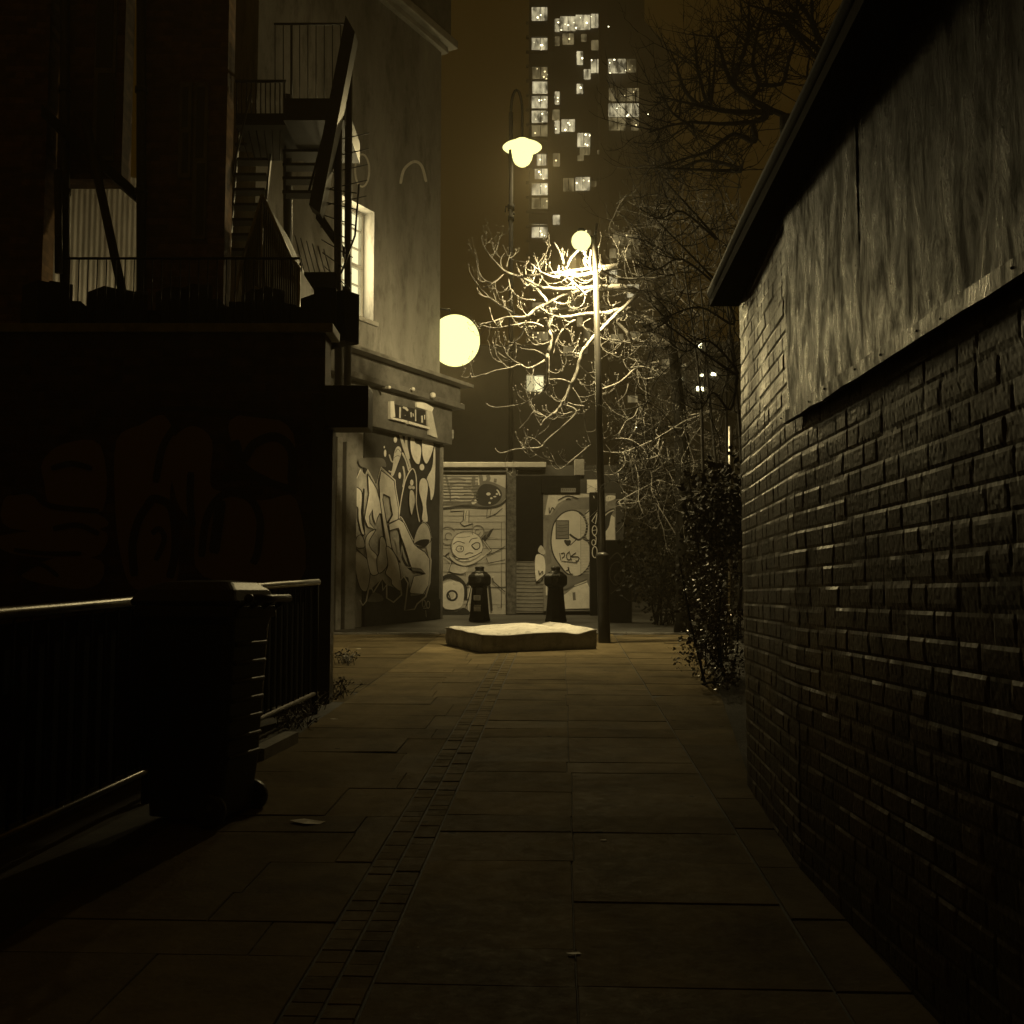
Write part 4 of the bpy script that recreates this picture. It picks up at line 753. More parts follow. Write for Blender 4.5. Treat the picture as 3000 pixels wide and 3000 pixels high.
pd_.line([(1375, 560), (1290, 700), (1350, 745), (1375, 590)], 13, 0, False); pd_.ring((1335, 850), 38, 75, 13, 0); pd_.line([(1300, 850), (1375, 840)], 11, 0); pd_.ring((1320, 1045), 30, 45, 12, 0); pd_.line([(1350, 1080), (1360, 960), (1320, 930)], 12, 0); pd_.ring((1338, 1200), 40, 90, 14, 0); pd_.line([(1320, 290), (1328, 330)], 12, 0)
pd_.mb.build('tag', [M['p_white']], pi2)
mb = MB(); mb.box(((sx(1753) + sx(1805)) / 2, SY - .02, (sz(1446) + sz(1800)) / 2), (sx(1805) - sx(1753), .06, sz(1446) - sz(1800))); s3 = mb.build('end_panel', M['shopwall'], st)
pe = Paint(Plane((0, SY - .05, 0), (1, 0)), C1, 1); pe.d0 = .003; pe.fill([(1420, 620), (1560, 560), (1660, 640), (1670, 1180), (1420, 1200)], LT, False); pe.fill([(1430, 640), (1560, 520), (1660, 500), (1600, 620), (1560, 800), (1450, 900)], DK); pe.line([(1450, 660), (1560, 560), (1650, 520)], 18, WH); pe.fill([(1530, 290), (1660, 290), (1660, 340), (1530, 380)], LT); pe.line([(1520, 1205), (1640, 1200)], 20, WH); pe.line([(1560, 1480), (1680, 1480)], 20, WH)
pe.mb.build('panel_graffiti', [M['p_light'], M['p_mid'], M['p_low'], M['p_dark'], M['p_white']], s3)
mb = MB(); quadbox(mb, 1683, 1712, 1345, 1392, SY - .12, .15); tag(mb.build('alarm_box', M['shopwall'], loc=P(1697, 1392, SY - .12), bevel=.01), 'pale box fixed above the dark sign board beside the lamp post', 'alarm box')
mb = MB(); quadbox(mb, 1720, 1752, 1405, 1445, SY - .1, .1); tag(mb.build('notice_board', M['p_light'], loc=P(1735, 1445, SY - .1)), 'small pale notice above the dark tagged pier', 'notice')
# ================================================================== dark buildings behind and the tower
def block(name, label, x0, x1, ytop, d, th, m='farwall', cat='building'):
    o = thing(name, label, cat, P((x0 + x1) / 2, 1760, d)); mb = MB(); a, b = P(x0, 1760, d), P(x1, ytop, d)
    mb.box(((a.x + b.x) / 2, d + th / 2, (b.z + .2) / 2), (b.x - a.x, th, b.z - .2)); mb.build('wall', M[m], o); return o
def win(o, x0, x1, y0, y1, d, m, frame=True, off=.12):
    a, b = P(x0, y1, d - off), P(x1, y0, d - off); mb = MB(); mb.box(((a.x + b.x) / 2, d - off / 2, (a.z + b.z) / 2), (b.x - a.x, off, b.z - a.z)); w = mb.build('window', M[m], o)
    if frame and x1 - x0 > 26:
        mb = MB(); n = max(1, int((x1 - x0) / 28)); wd = (b.x - a.x)
        for i in range(1, n + 1): mb.box((a.x + wd * i / (n + 1), d - off - .02 * d / 60, (a.z + b.z) / 2), (.06 * d / 120, .04 * d / 60, b.z - a.z))
        mb.build('mullions', M['concrete2'], w)
    return w
b1 = block('apartment_block', 'dark apartment block with one bright window behind the shuttered shop', 1180, 1760, 1010, 42, 10)
win(b1, 1543, 1566, 1100, 1145, 42, 'win', False); win(b1, 1566, 1592, 1100, 1145, 42, 'winside', False)
for q in ((1651, 1682, 990 + 26, 1020 + 20), (1695, 1722, 1016, 1034)): win(b1, *q, 42, 'flat_dim', False)
b2_ = block('terrace_house', 'distant dark house with scattered lights seen through twigs on the right', 1790, 2330, 1000, 60, 10)
for q, m in (((1775, 1866, 905, 932), 'flat_dim'), ((1965, 1980, 1055, 1072), 'spot'), ((1940, 1990, 1052, 1078), 'flat_dim'), ((1998, 2010, 1066, 1080), 'flat_dim'), ((2046, 2056, 1005, 1018), 'spot'), ((1984, 1998, 1107, 1114), 'spot'), ((2052, 2060, 1095, 1101), 'spot'), ((2084, 2100, 1092, 1099), 'spot'), ((2042, 2062, 1132, 1144), 'spot'), ((2066, 2074, 1134, 1142), 'flat_dim'), ((1840, 1868, 1158, 1178), 'flat_dim'), ((1862, 1868, 1246, 1254), 'spot')):
    if q[2] > 1000: win(b2_, *q, 60, m, False)
TD = 190
tt_ = thing('tower_block', 'tall apartment tower with scattered lit windows rising into the night sky', 'tower', P(1750, 1740, TD))
mb = MB()
def tower_poly(pts, d, th, mi=0): mb.prism([P(x, y, d) for x, y in pts], (0, th, 0), mi)
tower_poly([(1552, 1720), (1552, -60), (1772, -60), (1772, 1720)], TD, 14, 0); tower_poly([(1768, 1720), (1768, -60), (1888, -60), (1888, 60), (1962, 135), (1975, 1720)], TD + 1.5, 14, 0)
mb.build('wall', M['concrete2'], tt_)
mb = MB(); quadbox(mb, 1608, 1616, -60, 1720, TD - 1.2, 1.1); quadbox(mb, 1764, 1779, -60, 1720, TD - 1.2, 1.2); quadbox(mb, 1552, 1556, -60, 1720, TD - .8, .7); mb.build('piers', M['concrete'], tt_)
for i in range(40):
    y = 61 + i * 42.7; mb = MB(); quadbox(mb, 1541, 1606, y, y + 3.5, TD - 1.0, .95); mb.build('balcony_slab', M['concrete'], tt_)
TW = [(160, 298, 58, 165, 1), (160, 298, 295, 405, 1), (165, 298, 540, 640, 0), (160, 298, 765, 870, 1), (160, 298, 885, 985, 1), (160, 298, 1000, 1095, 0), (200, 275, 1235, 1330, 1), (185, 290, 1350, 1440, 1), (160, 298, 1465, 1570, 1), (160, 298, 1585, 1680, 0), (160, 285, 1815, 1915, 1),
      (347, 385, 150, 245, 1), (347, 385, 295, 360, 0), (347, 385, 740, 835, 1), (325, 385, 885, 960, 0), (347, 385, 975, 1070, 1), (392, 515, 132, 240, 1), (517, 632, 120, 230, 1), (640, 716, 112, 215, 1), (730, 760, 150, 235, 0), (410, 500, 270, 350, 0), (560, 604, 275, 325, 0),
      (400, 508, 965, 1055, 1), (530, 632, 1075, 1180, 1), (550, 630, 1192, 1245, 0), (530, 580, 1255, 1292, 0), (690, 716, 1215, 1240, 0), (640, 728, 478, 580, 1), (780, 920, 476, 582, 1), (932, 1002, 476, 575, 0), (785, 918, 712, 808, 0), (930, 1025, 712, 808, 0), (780, 918, 836, 936, 1), (926, 1025, 836, 936, 1), (785, 918, 950, 1045, 0), (965, 1025, 950, 1045, 0),
      (415, 500, 1440, 1540, 0), (515, 630, 1432, 1532, 1), (640, 682, 1462, 1502, 0), (820, 1040, 1898, 1975, 0), (790, 960, 2010, 2080, 0), (800, 1010, 2500, 2570, 0), (800, 900, 2700, 2760, 0)]
for k in range(34):
    for x0, x1 in ((1560, 1608), (1620, 1640), (1643, 1664), (1666, 1687), (1690, 1708), (1711, 1730), (1733, 1760), (1783, 1808), (1811, 1834), (1838, 1872)):
        y0 = 22 + 42.7 * k
        if random.random() < (.10 if k < 14 else .16) and not any(1500 + q[0] / 2.76 < x1 and 1500 + q[1] / 2.76 > x0 and q[2] / 2.76 < y0 + 40 and q[3] / 2.76 > y0 for q in TW): win(tt_, x0, x1, y0 + random.choice((0, 10)), y0 + 36, TD, random.choice(('flat_dim', 'flat_dim', 'flat')), False, .5)
for x0, x1, y0, y1, br in TW: win(tt_, 1500 + x0 / 2.76, 1500 + x1 / 2.76, y0 / 2.76, y1 / 2.76, TD, 'flat' if br else 'flat_dim', True, .5)
for x, y, r in ((780, 215, 3.2), (232, 365, 3.4), (290, 605, 3), (245, 920, 3.8), (232, 122, 3.6), (240, 810, 2.6), (265, 805, 2.6), (370, 790, 3), (593, 1166, 3), (708, 512, 2.4), (708, 568, 2.6), (790, 508, 3), (273, 1508, 3.4), (228, 1290, 3.4), (232, 1410, 3.4), (230, 1870, 3.2), (262, 1905, 2.6), (640, 135, 1.8), (553, 143, 1.8), (430, 195, 2), (500, 183, 2), (855, 860, 2), (1100, 925, 3)):
    p = P(1500 + x / 2.76, y / 2.76, TD - .75); mb = MB(); mb.ball(p, r * TD / FPX * .55, 6); mb.build('window_lamp', M['spot'], tt_)
# ================================================================== STREET LAMPS
l2 = thing('lamp_post', 'grey tapered lamp post with bright lantern standing beside the mattress', 'street lamp', ground_under(1770, 14.75))
pb, pt_ = BASE[l2], P(1743, 700, 14.75); dv = (pt_ - pb)
mb = MB(); z1 = (P(1770, 1625, 14.75).z - pb.z) / dv.z
mb.tube([pb - Vector((0, 0, .1)), pb + dv * .01, pb + dv * (z1 - .012), pb + dv * (z1 - .004), pb + dv * z1, pb + dv * (z1 + .006)], [.09, .082, .08, .09, .09, .055], 16); mb.build('base', M['post'], l2)
mb = MB(); mb.tube([pb + dv * (z1 + .006), pb + dv * .6, pt_ + Vector((0, 0, .05))], [.052, .046, .036], 14); mb.build('shaft', M['post'], l2)
lp = P(1703, 706, 14.7)
mb = MB(); mb.tube([pt_, (pt_ + lp) / 2 + Vector((0, 0, .06)), lp + Vector((0, 0, .09))], .02, 8); mb.build('arm', M['post'], l2)
mb = MB(); mb.lathe(lp + Vector((0, 0, .06)), [(.05, .07), (.06, .085), (.045, .11), (.02, .12)], 16); mb.build('hood', M['post'], l2)
mb = MB(); mb.ball(lp, .135, 12); mb.build('lantern', M['bulb'], l2)
mb = MB(); mb.tube([pt_, pt_ + Vector((.03, 0, .22))], .02, 8); mb.build('finial', M['post'], l2)
o = point('lantern_light', lp, 190, .06); o.parent = l2; o.location = lp + Vector((-.02, -.02, -.21)) - BASE[l2]
sl = bpy.data.lights.new('lantern_beam', 'SPOT'); sl.energy = 1450; sl.color = LC; sl.spot_size = R(180); sl.spot_blend = 1; sl.shadow_soft_size = .06   # the tilted lantern throws its light towards the corner building
o = bpy.data.objects.new('lantern_beam', sl); COL.objects.link(o); o.parent = l2; o.location = lp + Vector((-.02, -.02, -.21)) - BASE[l2]; o.rotation_euler = Vector((-1.6, 2.4, -4.8)).to_track_quat('-Z', 'Y').to_euler()
L3D = 24.6
l3 = thing('swan_neck_lamp', 'tall swan-neck street lamp with wide brim and glowing bowl', 'street lamp', ground_under(1497, L3D))
q0 = BASE[l3]; q1 = P(1497, 330, L3D); lq = P(1530, 432, L3D)
mb = MB(); mb.tube([q0 - Vector((0, 0, .1)), q0 + Vector((0, 0, 1.2)), q0 + Vector((0, 0, 1.25)), q1], [.10, .095, .06, .05], 14)
for py, r in ((608, .085), (1370, .09), (640, .075)): z = P(1497, py, L3D).z; mb.tube([(q0.x, q0.y, z - .06), (q0.x, q0.y, z + .06)], r, 12)
mb.build('column', M['post3'], l3)
arc = [q1] + [P(1497 + (16.5 - 16.5 * math.cos(R(a))), 330 - 66 * math.sin(R(a)), L3D) for a in range(15, 181, 15)] + [lq + Vector((0, 0, .25))]
mb = MB(); mb.tube(arc, .032, 8); mb.build('swan_neck', M['post3'], l3)
mb = MB(); mb.tube([P(1497, 610, L3D), P(1482, 605, L3D), P(1480, 622, L3D)], .02, 6); mb.tube([P(1497, 626, L3D), P(1508, 626, L3D)], .03, 6); mb.build('bracket', M['post3'], l3)
KS = L3D / 20.75; SC = lambda l: [(r * KS, z * KS) for r, z in l]
mb = MB(); mb.lathe(lq, [(.10, -.075), (.30, -.065), (.42, -.03), (.455, 0), (.42, .03), (.30, .06), (.10, .075)], 28); mb.build('brim', M['bulb'], l3)  # the shade's brim is given the bowl's glow to look lit
mb = MB(); mb.lathe(lq, [(.005, -.455), (.09, -.44), (.17, -.38), (.225, -.28), (.255, -.14), (.26, -.03), (.25, .06), (.21, .14), (.13, .19), (.03, .21)], 24); mb.build('bowl', M['bulb'], l3)
sl = bpy.data.lights.new('halo_beam', 'SPOT'); sl.energy = 1100; sl.color = LC; sl.spot_size = R(180); sl.spot_blend = .8; sl.shadow_soft_size = .1   # extra spot aimed away from the lane, added to keep the haze glowing
o = bpy.data.objects.new('halo_beam', sl); COL.objects.link(o); o.parent = l3; o.location = lq + Vector((.32, .12, -.55)) - BASE[l3]; o.rotation_euler = Vector((0, 1, -.25)).to_track_quat('-Z', 'Y').to_euler()
o = point('bowl_light', lq, 420, .1); o.parent = l3; o.location = lq + Vector((.32, -.12, -.55)) - BASE[l3]
# ================================================================== BOLLARDS
def make_bollard(base, label):
    t = thing('bollard', label, 'bollard', base, 'cast iron bollards at the lane end')
    mb = MB(); mb.lathe(base, [(.20, -.02), (.205, .03), (.195, .05), (.185, .10), (.145, .55), (.14, .57), (.15, .60)], 8, 0, False); mb.build('shaft', M['castiron'], t)
    mb = MB(); mb.lathe(base, [(.15, .60), (.20, .63), (.215, .66), (.215, .77), (.20, .80), (.15, .84)], 8, 0, False); h = mb.build('head', M['castiron'], t, bevel=.006)
    mb = MB(); mb.lathe(base, [(.15, .84), (.13, .86), (.085, .875), (.075, .90), (.09, .93), (.075, .955), (.03, .965)], 14); mb.build('cap', M['castiron'], t)
    mb = MB(); mb.prism([base + Vector((x, -.206, z)) for x, z in ((-.045, .77), (.035, .775), (.035, .70), (-.005, .65), (-.045, .70))], (0, -.012, 0)); mb.build('crest', M['poster'], h)
    return t
bA = make_bollard(ground_under(1405, 19.35), 'dark cast iron bollard with two paper stickers, left of the pair')
B_ = BASE[bA]
for (z0, z1, m, x0) in ((.36, .45, 'label', -.10), (.37, .44, 'p_mid', -.085), (.17, .255, 'label', -.095), (.265, .28, 'p_white', -.09)):
    rr = .19 - .1 * (z0 - .1); mb = MB(); k = 0 if m != 'p_mid' else .003; mb.prism([B_ + Vector((x0, -rr * .925 - .002 - k, z0)), B_ + Vector((x0 + (.12 if m != 'p_mid' else .09), -rr * .925 - .002 - k, z0)), B_ + Vector((x0 + (.12 if m != 'p_mid' else .09), -(rr - .1 * (z1 - z0)) * .925 - .002 - k, z1)), B_ + Vector((x0, -(rr - .1 * (z1 - z0)) * .925 - .002 - k, z1))], (0, -.003, 0)); mb.build('sticker', M[m], bA)
bB = bA.copy(); COL.objects.link(bB); bB.location = ground_under(1628, 19.2); BASE[bB] = Vector(bB.location); bB['label'] = 'plain dark cast iron bollard nearer the lamp post, right of the pair'
for ch in list(bA.children):
    if ch.name.startswith('sticker'): continue
    c = ch.copy(); COL.objects.link(c); c.parent = bB
    for g in ch.children: d = g.copy(); COL.objects.link(d); d.parent = c
# ================================================================== MATTRESS
ma, mbp, mc = G(1414, 1914), G(1746, 1902), G(1319, 1890)
mt = thing('mattress', 'soiled old mattress dumped flat across the lane', 'mattress', (ma + mbp) / 2)
eu = (mbp - ma); ev_ = (mc - ma) * 1.12; H = .245; NU, NV = 44, 24
def mtop(u, v):
    e = min(u, 1 - u, v * .8, (1 - v) * .8); d = -.03 * max(0, 1 - e / .06) ** 2
    h = H + d + .03 * math.exp(-((u - .62) / .16) ** 2 - ((v - .55) / .4) ** 2) - .028 * math.exp(-((u - .82) / .09) ** 2) + .022 * math.exp(-((u - .98) / .1) ** 2) - .016 * math.exp(-((u - .2) / .15) ** 2) + .006 * math.sin(u * 19 + v * 5) * math.sin(v * 13) + .012 * (1 - abs(v - .5)) - .009 * (abs(math.sin(u * math.pi * 7)) * abs(math.sin(v * math.pi * 4))) ** 6
    return ma + eu * u + ev_ * v + Vector((0, 0, h))
mb = MB(); vs = [mtop(i / NU, j / NV) for j in range(NV + 1) for i in range(NU + 1)]
mb.add(vs, [(j * (NU + 1) + i, j * (NU + 1) + i + 1, (j + 1) * (NU + 1) + i + 1, (j + 1) * (NU + 1) + i) for j in range(NV) for i in range(NU)], 0, True); mb.build('top_cover', M['mattress'], mt)
rim = [(i / NU, 0) for i in range(NU)] + [(1, j / NV) for j in range(NV)] + [(1 - i / NU, 1) for i in range(NU)] + [(0, 1 - j / NV) for j in range(NV)]
vs = []; lev = (0, .05, .3, .6, .9, 1.0); n = len(rim)
for l in lev:
    for (u, v) in rim:
        p = mtop(u, v); c = ma + eu * .5 + ev_ * .5; g = gz(p.x, p.y) + .004; out = (Vector((p.x, p.y, 0)) - Vector((c.x, c.y, 0))).normalized()
        k = .018 * math.sin(math.pi * l) + .004 * math.sin(u * 40 + v * 31 + l * 5); vs.append(Vector((p.x, p.y, g + (p.z - g) * l)) + out * k)
mb = MB(); mb.add(vs, [(i * n + j, i * n + (j + 1) % n, (i + 1) * n + (j + 1) % n, (i + 1) * n + j) for i in range(len(lev) - 1) for j in range(n)], 0, True); mb.build('side_border', M['mattress_side'], mt)
pip = [mtop(u, v) + Vector((0, 0, -.004)) for u, v in rim]; c = ma + eu * .5 + ev_ * .5
mb = MB(); mb.tube([p + (Vector((p.x, p.y, 0)) - Vector((c.x, c.y, 0))).normalized() * .012 for p in pip + pip[:1]], .011, 6); mb.build('piping', M['mattress_side'], mt)
# ================================================================== TREES
class Tree:
    def __init__(s): s.mb = MB(); s.nodes = []; s.twigs = []
    def limb(s, pts, d0=None, drift=.0, k=1.0, root=False, prefix=True):
        # pts: (px, py, radius in m); depth follows the nearest limb already there
        pts = [p if len(p) == 3 else (p[0], p[1], .006) for p in pts]
        near = None
        if s.nodes and not root:
            best = 1e9
            for (x, y, d, r) in s.nodes:
                for idx in (0, -1):
                    q = (x - pts[idx][0]) ** 2 + (y - pts[idx][1]) ** 2
                    if q < best: best = q; near = (x, y, d, r, idx)
            if near[4] == -1 and pts[0][2] <= pts[-1][2]: pts = pts[::-1]
        d = d0 if d0 is not None else near[2]
        if near and prefix and not root and 400 < best < 40000: pts = [(near[0], near[1], min(near[3], pts[0][2] * 1.2))] + pts
        n = 5; xs = smooth_line([(p[0], p[1]) for p in pts], n); rs = []
        for i in range(len(xs)):
            f = i / n; a = int(min(f, len(pts) - 2)); b = f - a; rs.append(pts[a][2] * (1 - b) + pts[min(a + 1, len(pts) - 1)][2] * b)
        out = []; 
        kn = min(.9, 30 * (sum(rs) / len(rs)))
        for i, (x, y) in enumerate(xs):
            dd = d + drift * i / len(xs) + random.gauss(0, .012); x += random.gauss(0, kn) * (0 < i < len(xs) - 1); y += random.gauss(0, kn) * (0 < i < len(xs) - 1); rs[i] *= random.uniform(.9, 1.12); out.append(P(x, y, dd)); s.nodes.append((x, y, dd, rs[i]))
        s.mb.tube(out, rs, 7 if max(rs) > .012 else 5); s.twigs.append((out, rs)); return out
    def sprout(s, per_m, lmin, lmax, r0, up=.8, curl=.5, sub=.5, cutoff=.05, bud=True, z=1.0):
        todo = list(s.twigs)
        for pts, rs in todo:
            ln = sum((pts[i + 1] - pts[i]).length for i in range(len(pts) - 1)); n = int(ln * per_m * random.uniform(.7, 1.3) + .5)
            for _ in range(n):
                i = random.randint(1, len(pts) - 2) if len(pts) > 2 else 0; b = pts[i]
                if rs[i] > cutoff: continue
                d = (pts[i + 1] - pts[i]).normalized(); v = Vector((random.gauss(0, 1), random.gauss(0, .8), random.gauss(0, 1) * z)); v = (v - d * v.dot(d)).normalized()
                v = (v + d * random.uniform(.2, .9)).normalized(); s.twig(b, v, random.uniform(lmin, lmax), min(r0, rs[i] * .8), up, curl, sub, bud)
    def twig(s, b, v, L, r, up, curl, sub, bud):
        k = 7; p = Vector(b); pts = [p.copy()]; rad = [r]; v = v.copy()
        for i in range(k):
            v = (v + Vector((random.gauss(0, .16), random.gauss(0, .16), up * curl * (i / k) + random.gauss(0, .1)))).normalized(); p = p + v * (L / k); pts.append(p.copy()); rad.append(r * (1 - .75 * (i + 1) / k))
            if sub > 0 and random.random() < sub / k * 2.2 and L > .12:
                w = (v + Vector((random.gauss(0, .8), random.gauss(0, .7), random.gauss(.1, .7)))).normalized(); s.twig(p, w, L * random.uniform(.3, .6), r * .6, up, curl, sub - .35, bud)
        s.mb.tube(pts, rad, 4, cap=False)
        if bud: s.mb.ball(pts[-1], max(.006, r * 1.15), 4, sq=1.7)
def R4(*l): return [(1350 + x / 2.576, 650 + y / 2.576, r * .00102) for x, y, r in l]
T = thing('bare_tree', 'leafless tree with twisting branches lit up by the lamp post lantern', 'tree', ground_under(2003, 16.4))
tr = Tree()
tr.limb([(2003, 1850, .15), (2002, 1600, .12), (1998, 1350, .11), (1985, 1150, .085), (1965, 1000, .065), (1938, 900, .05)], 16.4, -1.2, root=True)
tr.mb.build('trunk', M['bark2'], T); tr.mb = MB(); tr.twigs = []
for L, dr in ((R4((1500, 640, 64), (1400, 570, 54), (1290, 512, 46), (1180, 492, 42), (1080, 495, 38), (970, 500, 36), (800, 510, 32), (640, 500, 26), (560, 470, 20), (430, 405, 12)), -.35),
              (R4((1490, 560, 44), (1370, 530, 36), (1250, 630, 30), (1150, 720, 28), (1065, 805, 26), (960, 920, 24), (905, 1010, 22), (870, 1150, 24), (830, 1230, 22), (770, 1360, 19), (720, 1430, 17), (650, 1480, 14), (600, 1535, 9)), -.4),
              (R4((1180, 330, 26), (1100, 360, 30), (1010, 385, 34), (900, 405, 34), (790, 400, 30), (720, 420, 22), (620, 390, 16), (570, 350, 11), (525, 310, 6)), -.2),
              (R4((1500, 800, 40), (1400, 720, 36), (1250, 660, 32), (1100, 685, 30), (1010, 690, 28), (900, 700, 26), (780, 720, 22), (680, 700, 17), (600, 650, 12)), -.5),
              (R4((1500, 900, 36), (1300, 700, 30), (1000, 625, 26), (850, 640, 22), (700, 660, 19), (580, 640, 20), (480, 725, 18), (350, 660, 13), (250, 595, 11), (190, 545, 9), (100, 440, 5)), -.6),
              (R4((1560, 400, 20), (1480, 425, 22), (1350, 430, 22), (1230, 430, 22), (1100, 390, 18), (1060, 360, 12)), -.1),
              (R4((900, 520, 24), (760, 560, 22), (640, 620, 22), (560, 660, 20), (490, 715, 18), (350, 720, 12), (230, 755, 9), (150, 770, 6)), -.2),
              (R4((670, 640, 24), (620, 560, 22), (540, 480, 20), (450, 420, 18), (330, 370, 15), (270, 310, 10), (210, 240, 7), (165, 160, 5), (160, 100, 3)), .2),
              (R4((340, 375, 12), (240, 460, 12), (160, 420, 8), (125, 330, 5), (120, 280, 3)), .1), (R4((240, 460, 8), (200, 490, 7), (150, 500, 4)), .1), (R4((310, 350, 8), (300, 290, 6), (330, 235, 4)), .1), (R4((345, 340, 7), (360, 280, 5), (378, 230, 3)), 0),
              (R4((660, 800, 26), (680, 880, 26), (655, 1000, 24), (640, 1040, 20), (570, 1085, 15), (500, 1105, 13), (450, 1080, 12), (380, 1100, 11), (260, 1125, 10), (150, 1160, 9), (40, 1175, 7), (0, 1165, 4)), -.3),
              (R4((655, 1000, 24), (658, 1100, 22), (655, 1190, 20), (640, 1260, 17), (560, 1320, 15), (480, 1370, 13), (380, 1390, 10), (250, 1400, 7), (190, 1370, 4)), .3),
              (R4((670, 640, 20), (690, 720, 20), (660, 800, 24)), 0), (R4((915, 1000, 18), (840, 990, 16), (760, 990, 14), (730, 930, 12), (720, 870, 12), (690, 820, 10)), .1), (R4((830, 1215, 14), (760, 1190, 12), (670, 1190, 9)), 0),
              (R4((480, 760, 16), (470, 830, 14), (415, 900, 12), (340, 950, 9), (250, 920, 5)), .1), (R4((415, 900, 9), (415, 1000, 8), (390, 1055, 6), (320, 1040, 3)), .1), (R4((640, 1010, 13), (560, 970, 11), (470, 960, 9), (420, 930, 6)), .2),
              (R4((620, 790, 15), (520, 760, 13), (400, 780, 11), (250, 800, 8), (130, 770, 5)), -.2), (R4((870, 1440, 12), (655, 1640, 8), (600, 1700, 11), (500, 1710, 10), (400, 1720, 9), (300, 1745, 7), (260, 1710, 3)), -.3), (R4((600, 1680, 9), (560, 1640, 9), (490, 1620, 4)), .1), (R4((560, 1640, 9), (585, 1570, 6)), 0),
              (R4((770, 365, 26), (770, 290, 24), (740, 220, 16), (700, 150, 8)), -.1), (R4((790, 350, 24), (830, 270, 22), (880, 215, 20)), -.1), (R4((730, 380, 14), (740, 330, 10)), 0), (R4((800, 260, 10), (805, 210, 7)), 0), (R4((950, 350, 14), (930, 290, 16), (950, 260, 8)), -.1), (R4((1000, 400, 20), (975, 330, 16), (985, 210, 12)), -.1),
              (R4((590, 360, 12), (570, 300, 9), (550, 230, 5)), 0), (R4((640, 370, 8), (645, 310, 6)), 0), (R4((1440, 1130, 14), (1500, 1160, 12), (1560, 1210, 9), (1590, 1250, 6)), .1), (R4((1500, 1060, 16), (1330, 1100, 14), (1260, 1160, 13), (1180, 1220, 13), (1070, 1260, 10)), -.3), (R4((1700, 1100, 14), (1600, 1100, 10), (1480, 1080, 10), (1430, 1120, 8)), 0),
              (R4((1660, 1420, 11), (1690, 1570, 9), (1720, 1680, 8), (1760, 1820, 8), (1740, 1930, 6)), .1), (R4((1932, 1420, 10), (1700, 1500, 9), (1500, 1620, 8), (1330, 1700, 7), (1200, 1740, 6), (1050, 1730, 5)), -.4), (R4((930, 1390, 11), (850, 1380, 9), (780, 1350, 6)), 0), (R4((720, 1430, 14), (780, 1450, 11), (900, 1420, 8)), 0), (R4((650, 1480, 9), (560, 1430, 8), (500, 1500, 7), (440, 1560, 4)), 0),
              (R4((840, 1250, 9), (900, 1340, 8), (930, 1440, 8), (940, 1560, 6), (980, 1680, 5)), 0), (R4((980, 1680, 8), (850, 1790, 10), (750, 1860, 8), (690, 1770, 6), (650, 1700, 4)), 0), (R4((360, 430, 7), (380, 510, 10), (450, 575, 11), (560, 590, 12)), 0), (R4((1750, 1080, 12), (1600, 900, 10), (1450, 950, 8), (1380, 1000, 5)), -.3), (R4((1800, 700, 12), (1640, 560, 8), (1590, 460, 8), (1560, 400, 8)), 0), (R4((1350, 720, 14), (1180, 740, 18), (1260, 840, 24), (1290, 900, 20)), .1), (R4((1000, 500, 20), (900, 560, 22), (780, 620, 16), (700, 600, 10)), -.1), (R4((950, 560, 14), (860, 470, 18), (780, 400, 14)), -.1),
              (R4((860, 740, 16), (780, 800, 13), (720, 900, 10), (700, 990, 6)), 0), (R4((720, 740, 14), (600, 730, 12), (560, 800, 9)), 0), (R4((740, 820, 12), (700, 780, 9)), 0), (R4((980, 730, 8), (930, 760, 7), (925, 800, 8)), 0)):
    tr.limb(L, None, dr)
for _ in range(170):
    x, y = random.uniform(1800, 2170), random.uniform(560, 1480); a = random.choice((random.uniform(150, 215), random.uniform(-40, 30), random.uniform(60, 130))); L = random.uniform(70, 190); pts = [(x, y, .0075)]
    for k in range(1, 5): x += L / 4 * math.cos(R(a)); y += L / 4 * math.sin(R(a)); a += random.uniform(-34, 34); pts.append((x, y, (.0075 - .0014 * k)))
    tr.limb(pts, 15.6 + random.uniform(-.6, 1.6), random.uniform(-.4, .4), prefix=True)
tr.sprout(4.2, .10, .5, .0080, 1.0, .6, .9, .06)
tr.mb.build('crown', M['bark'], T)
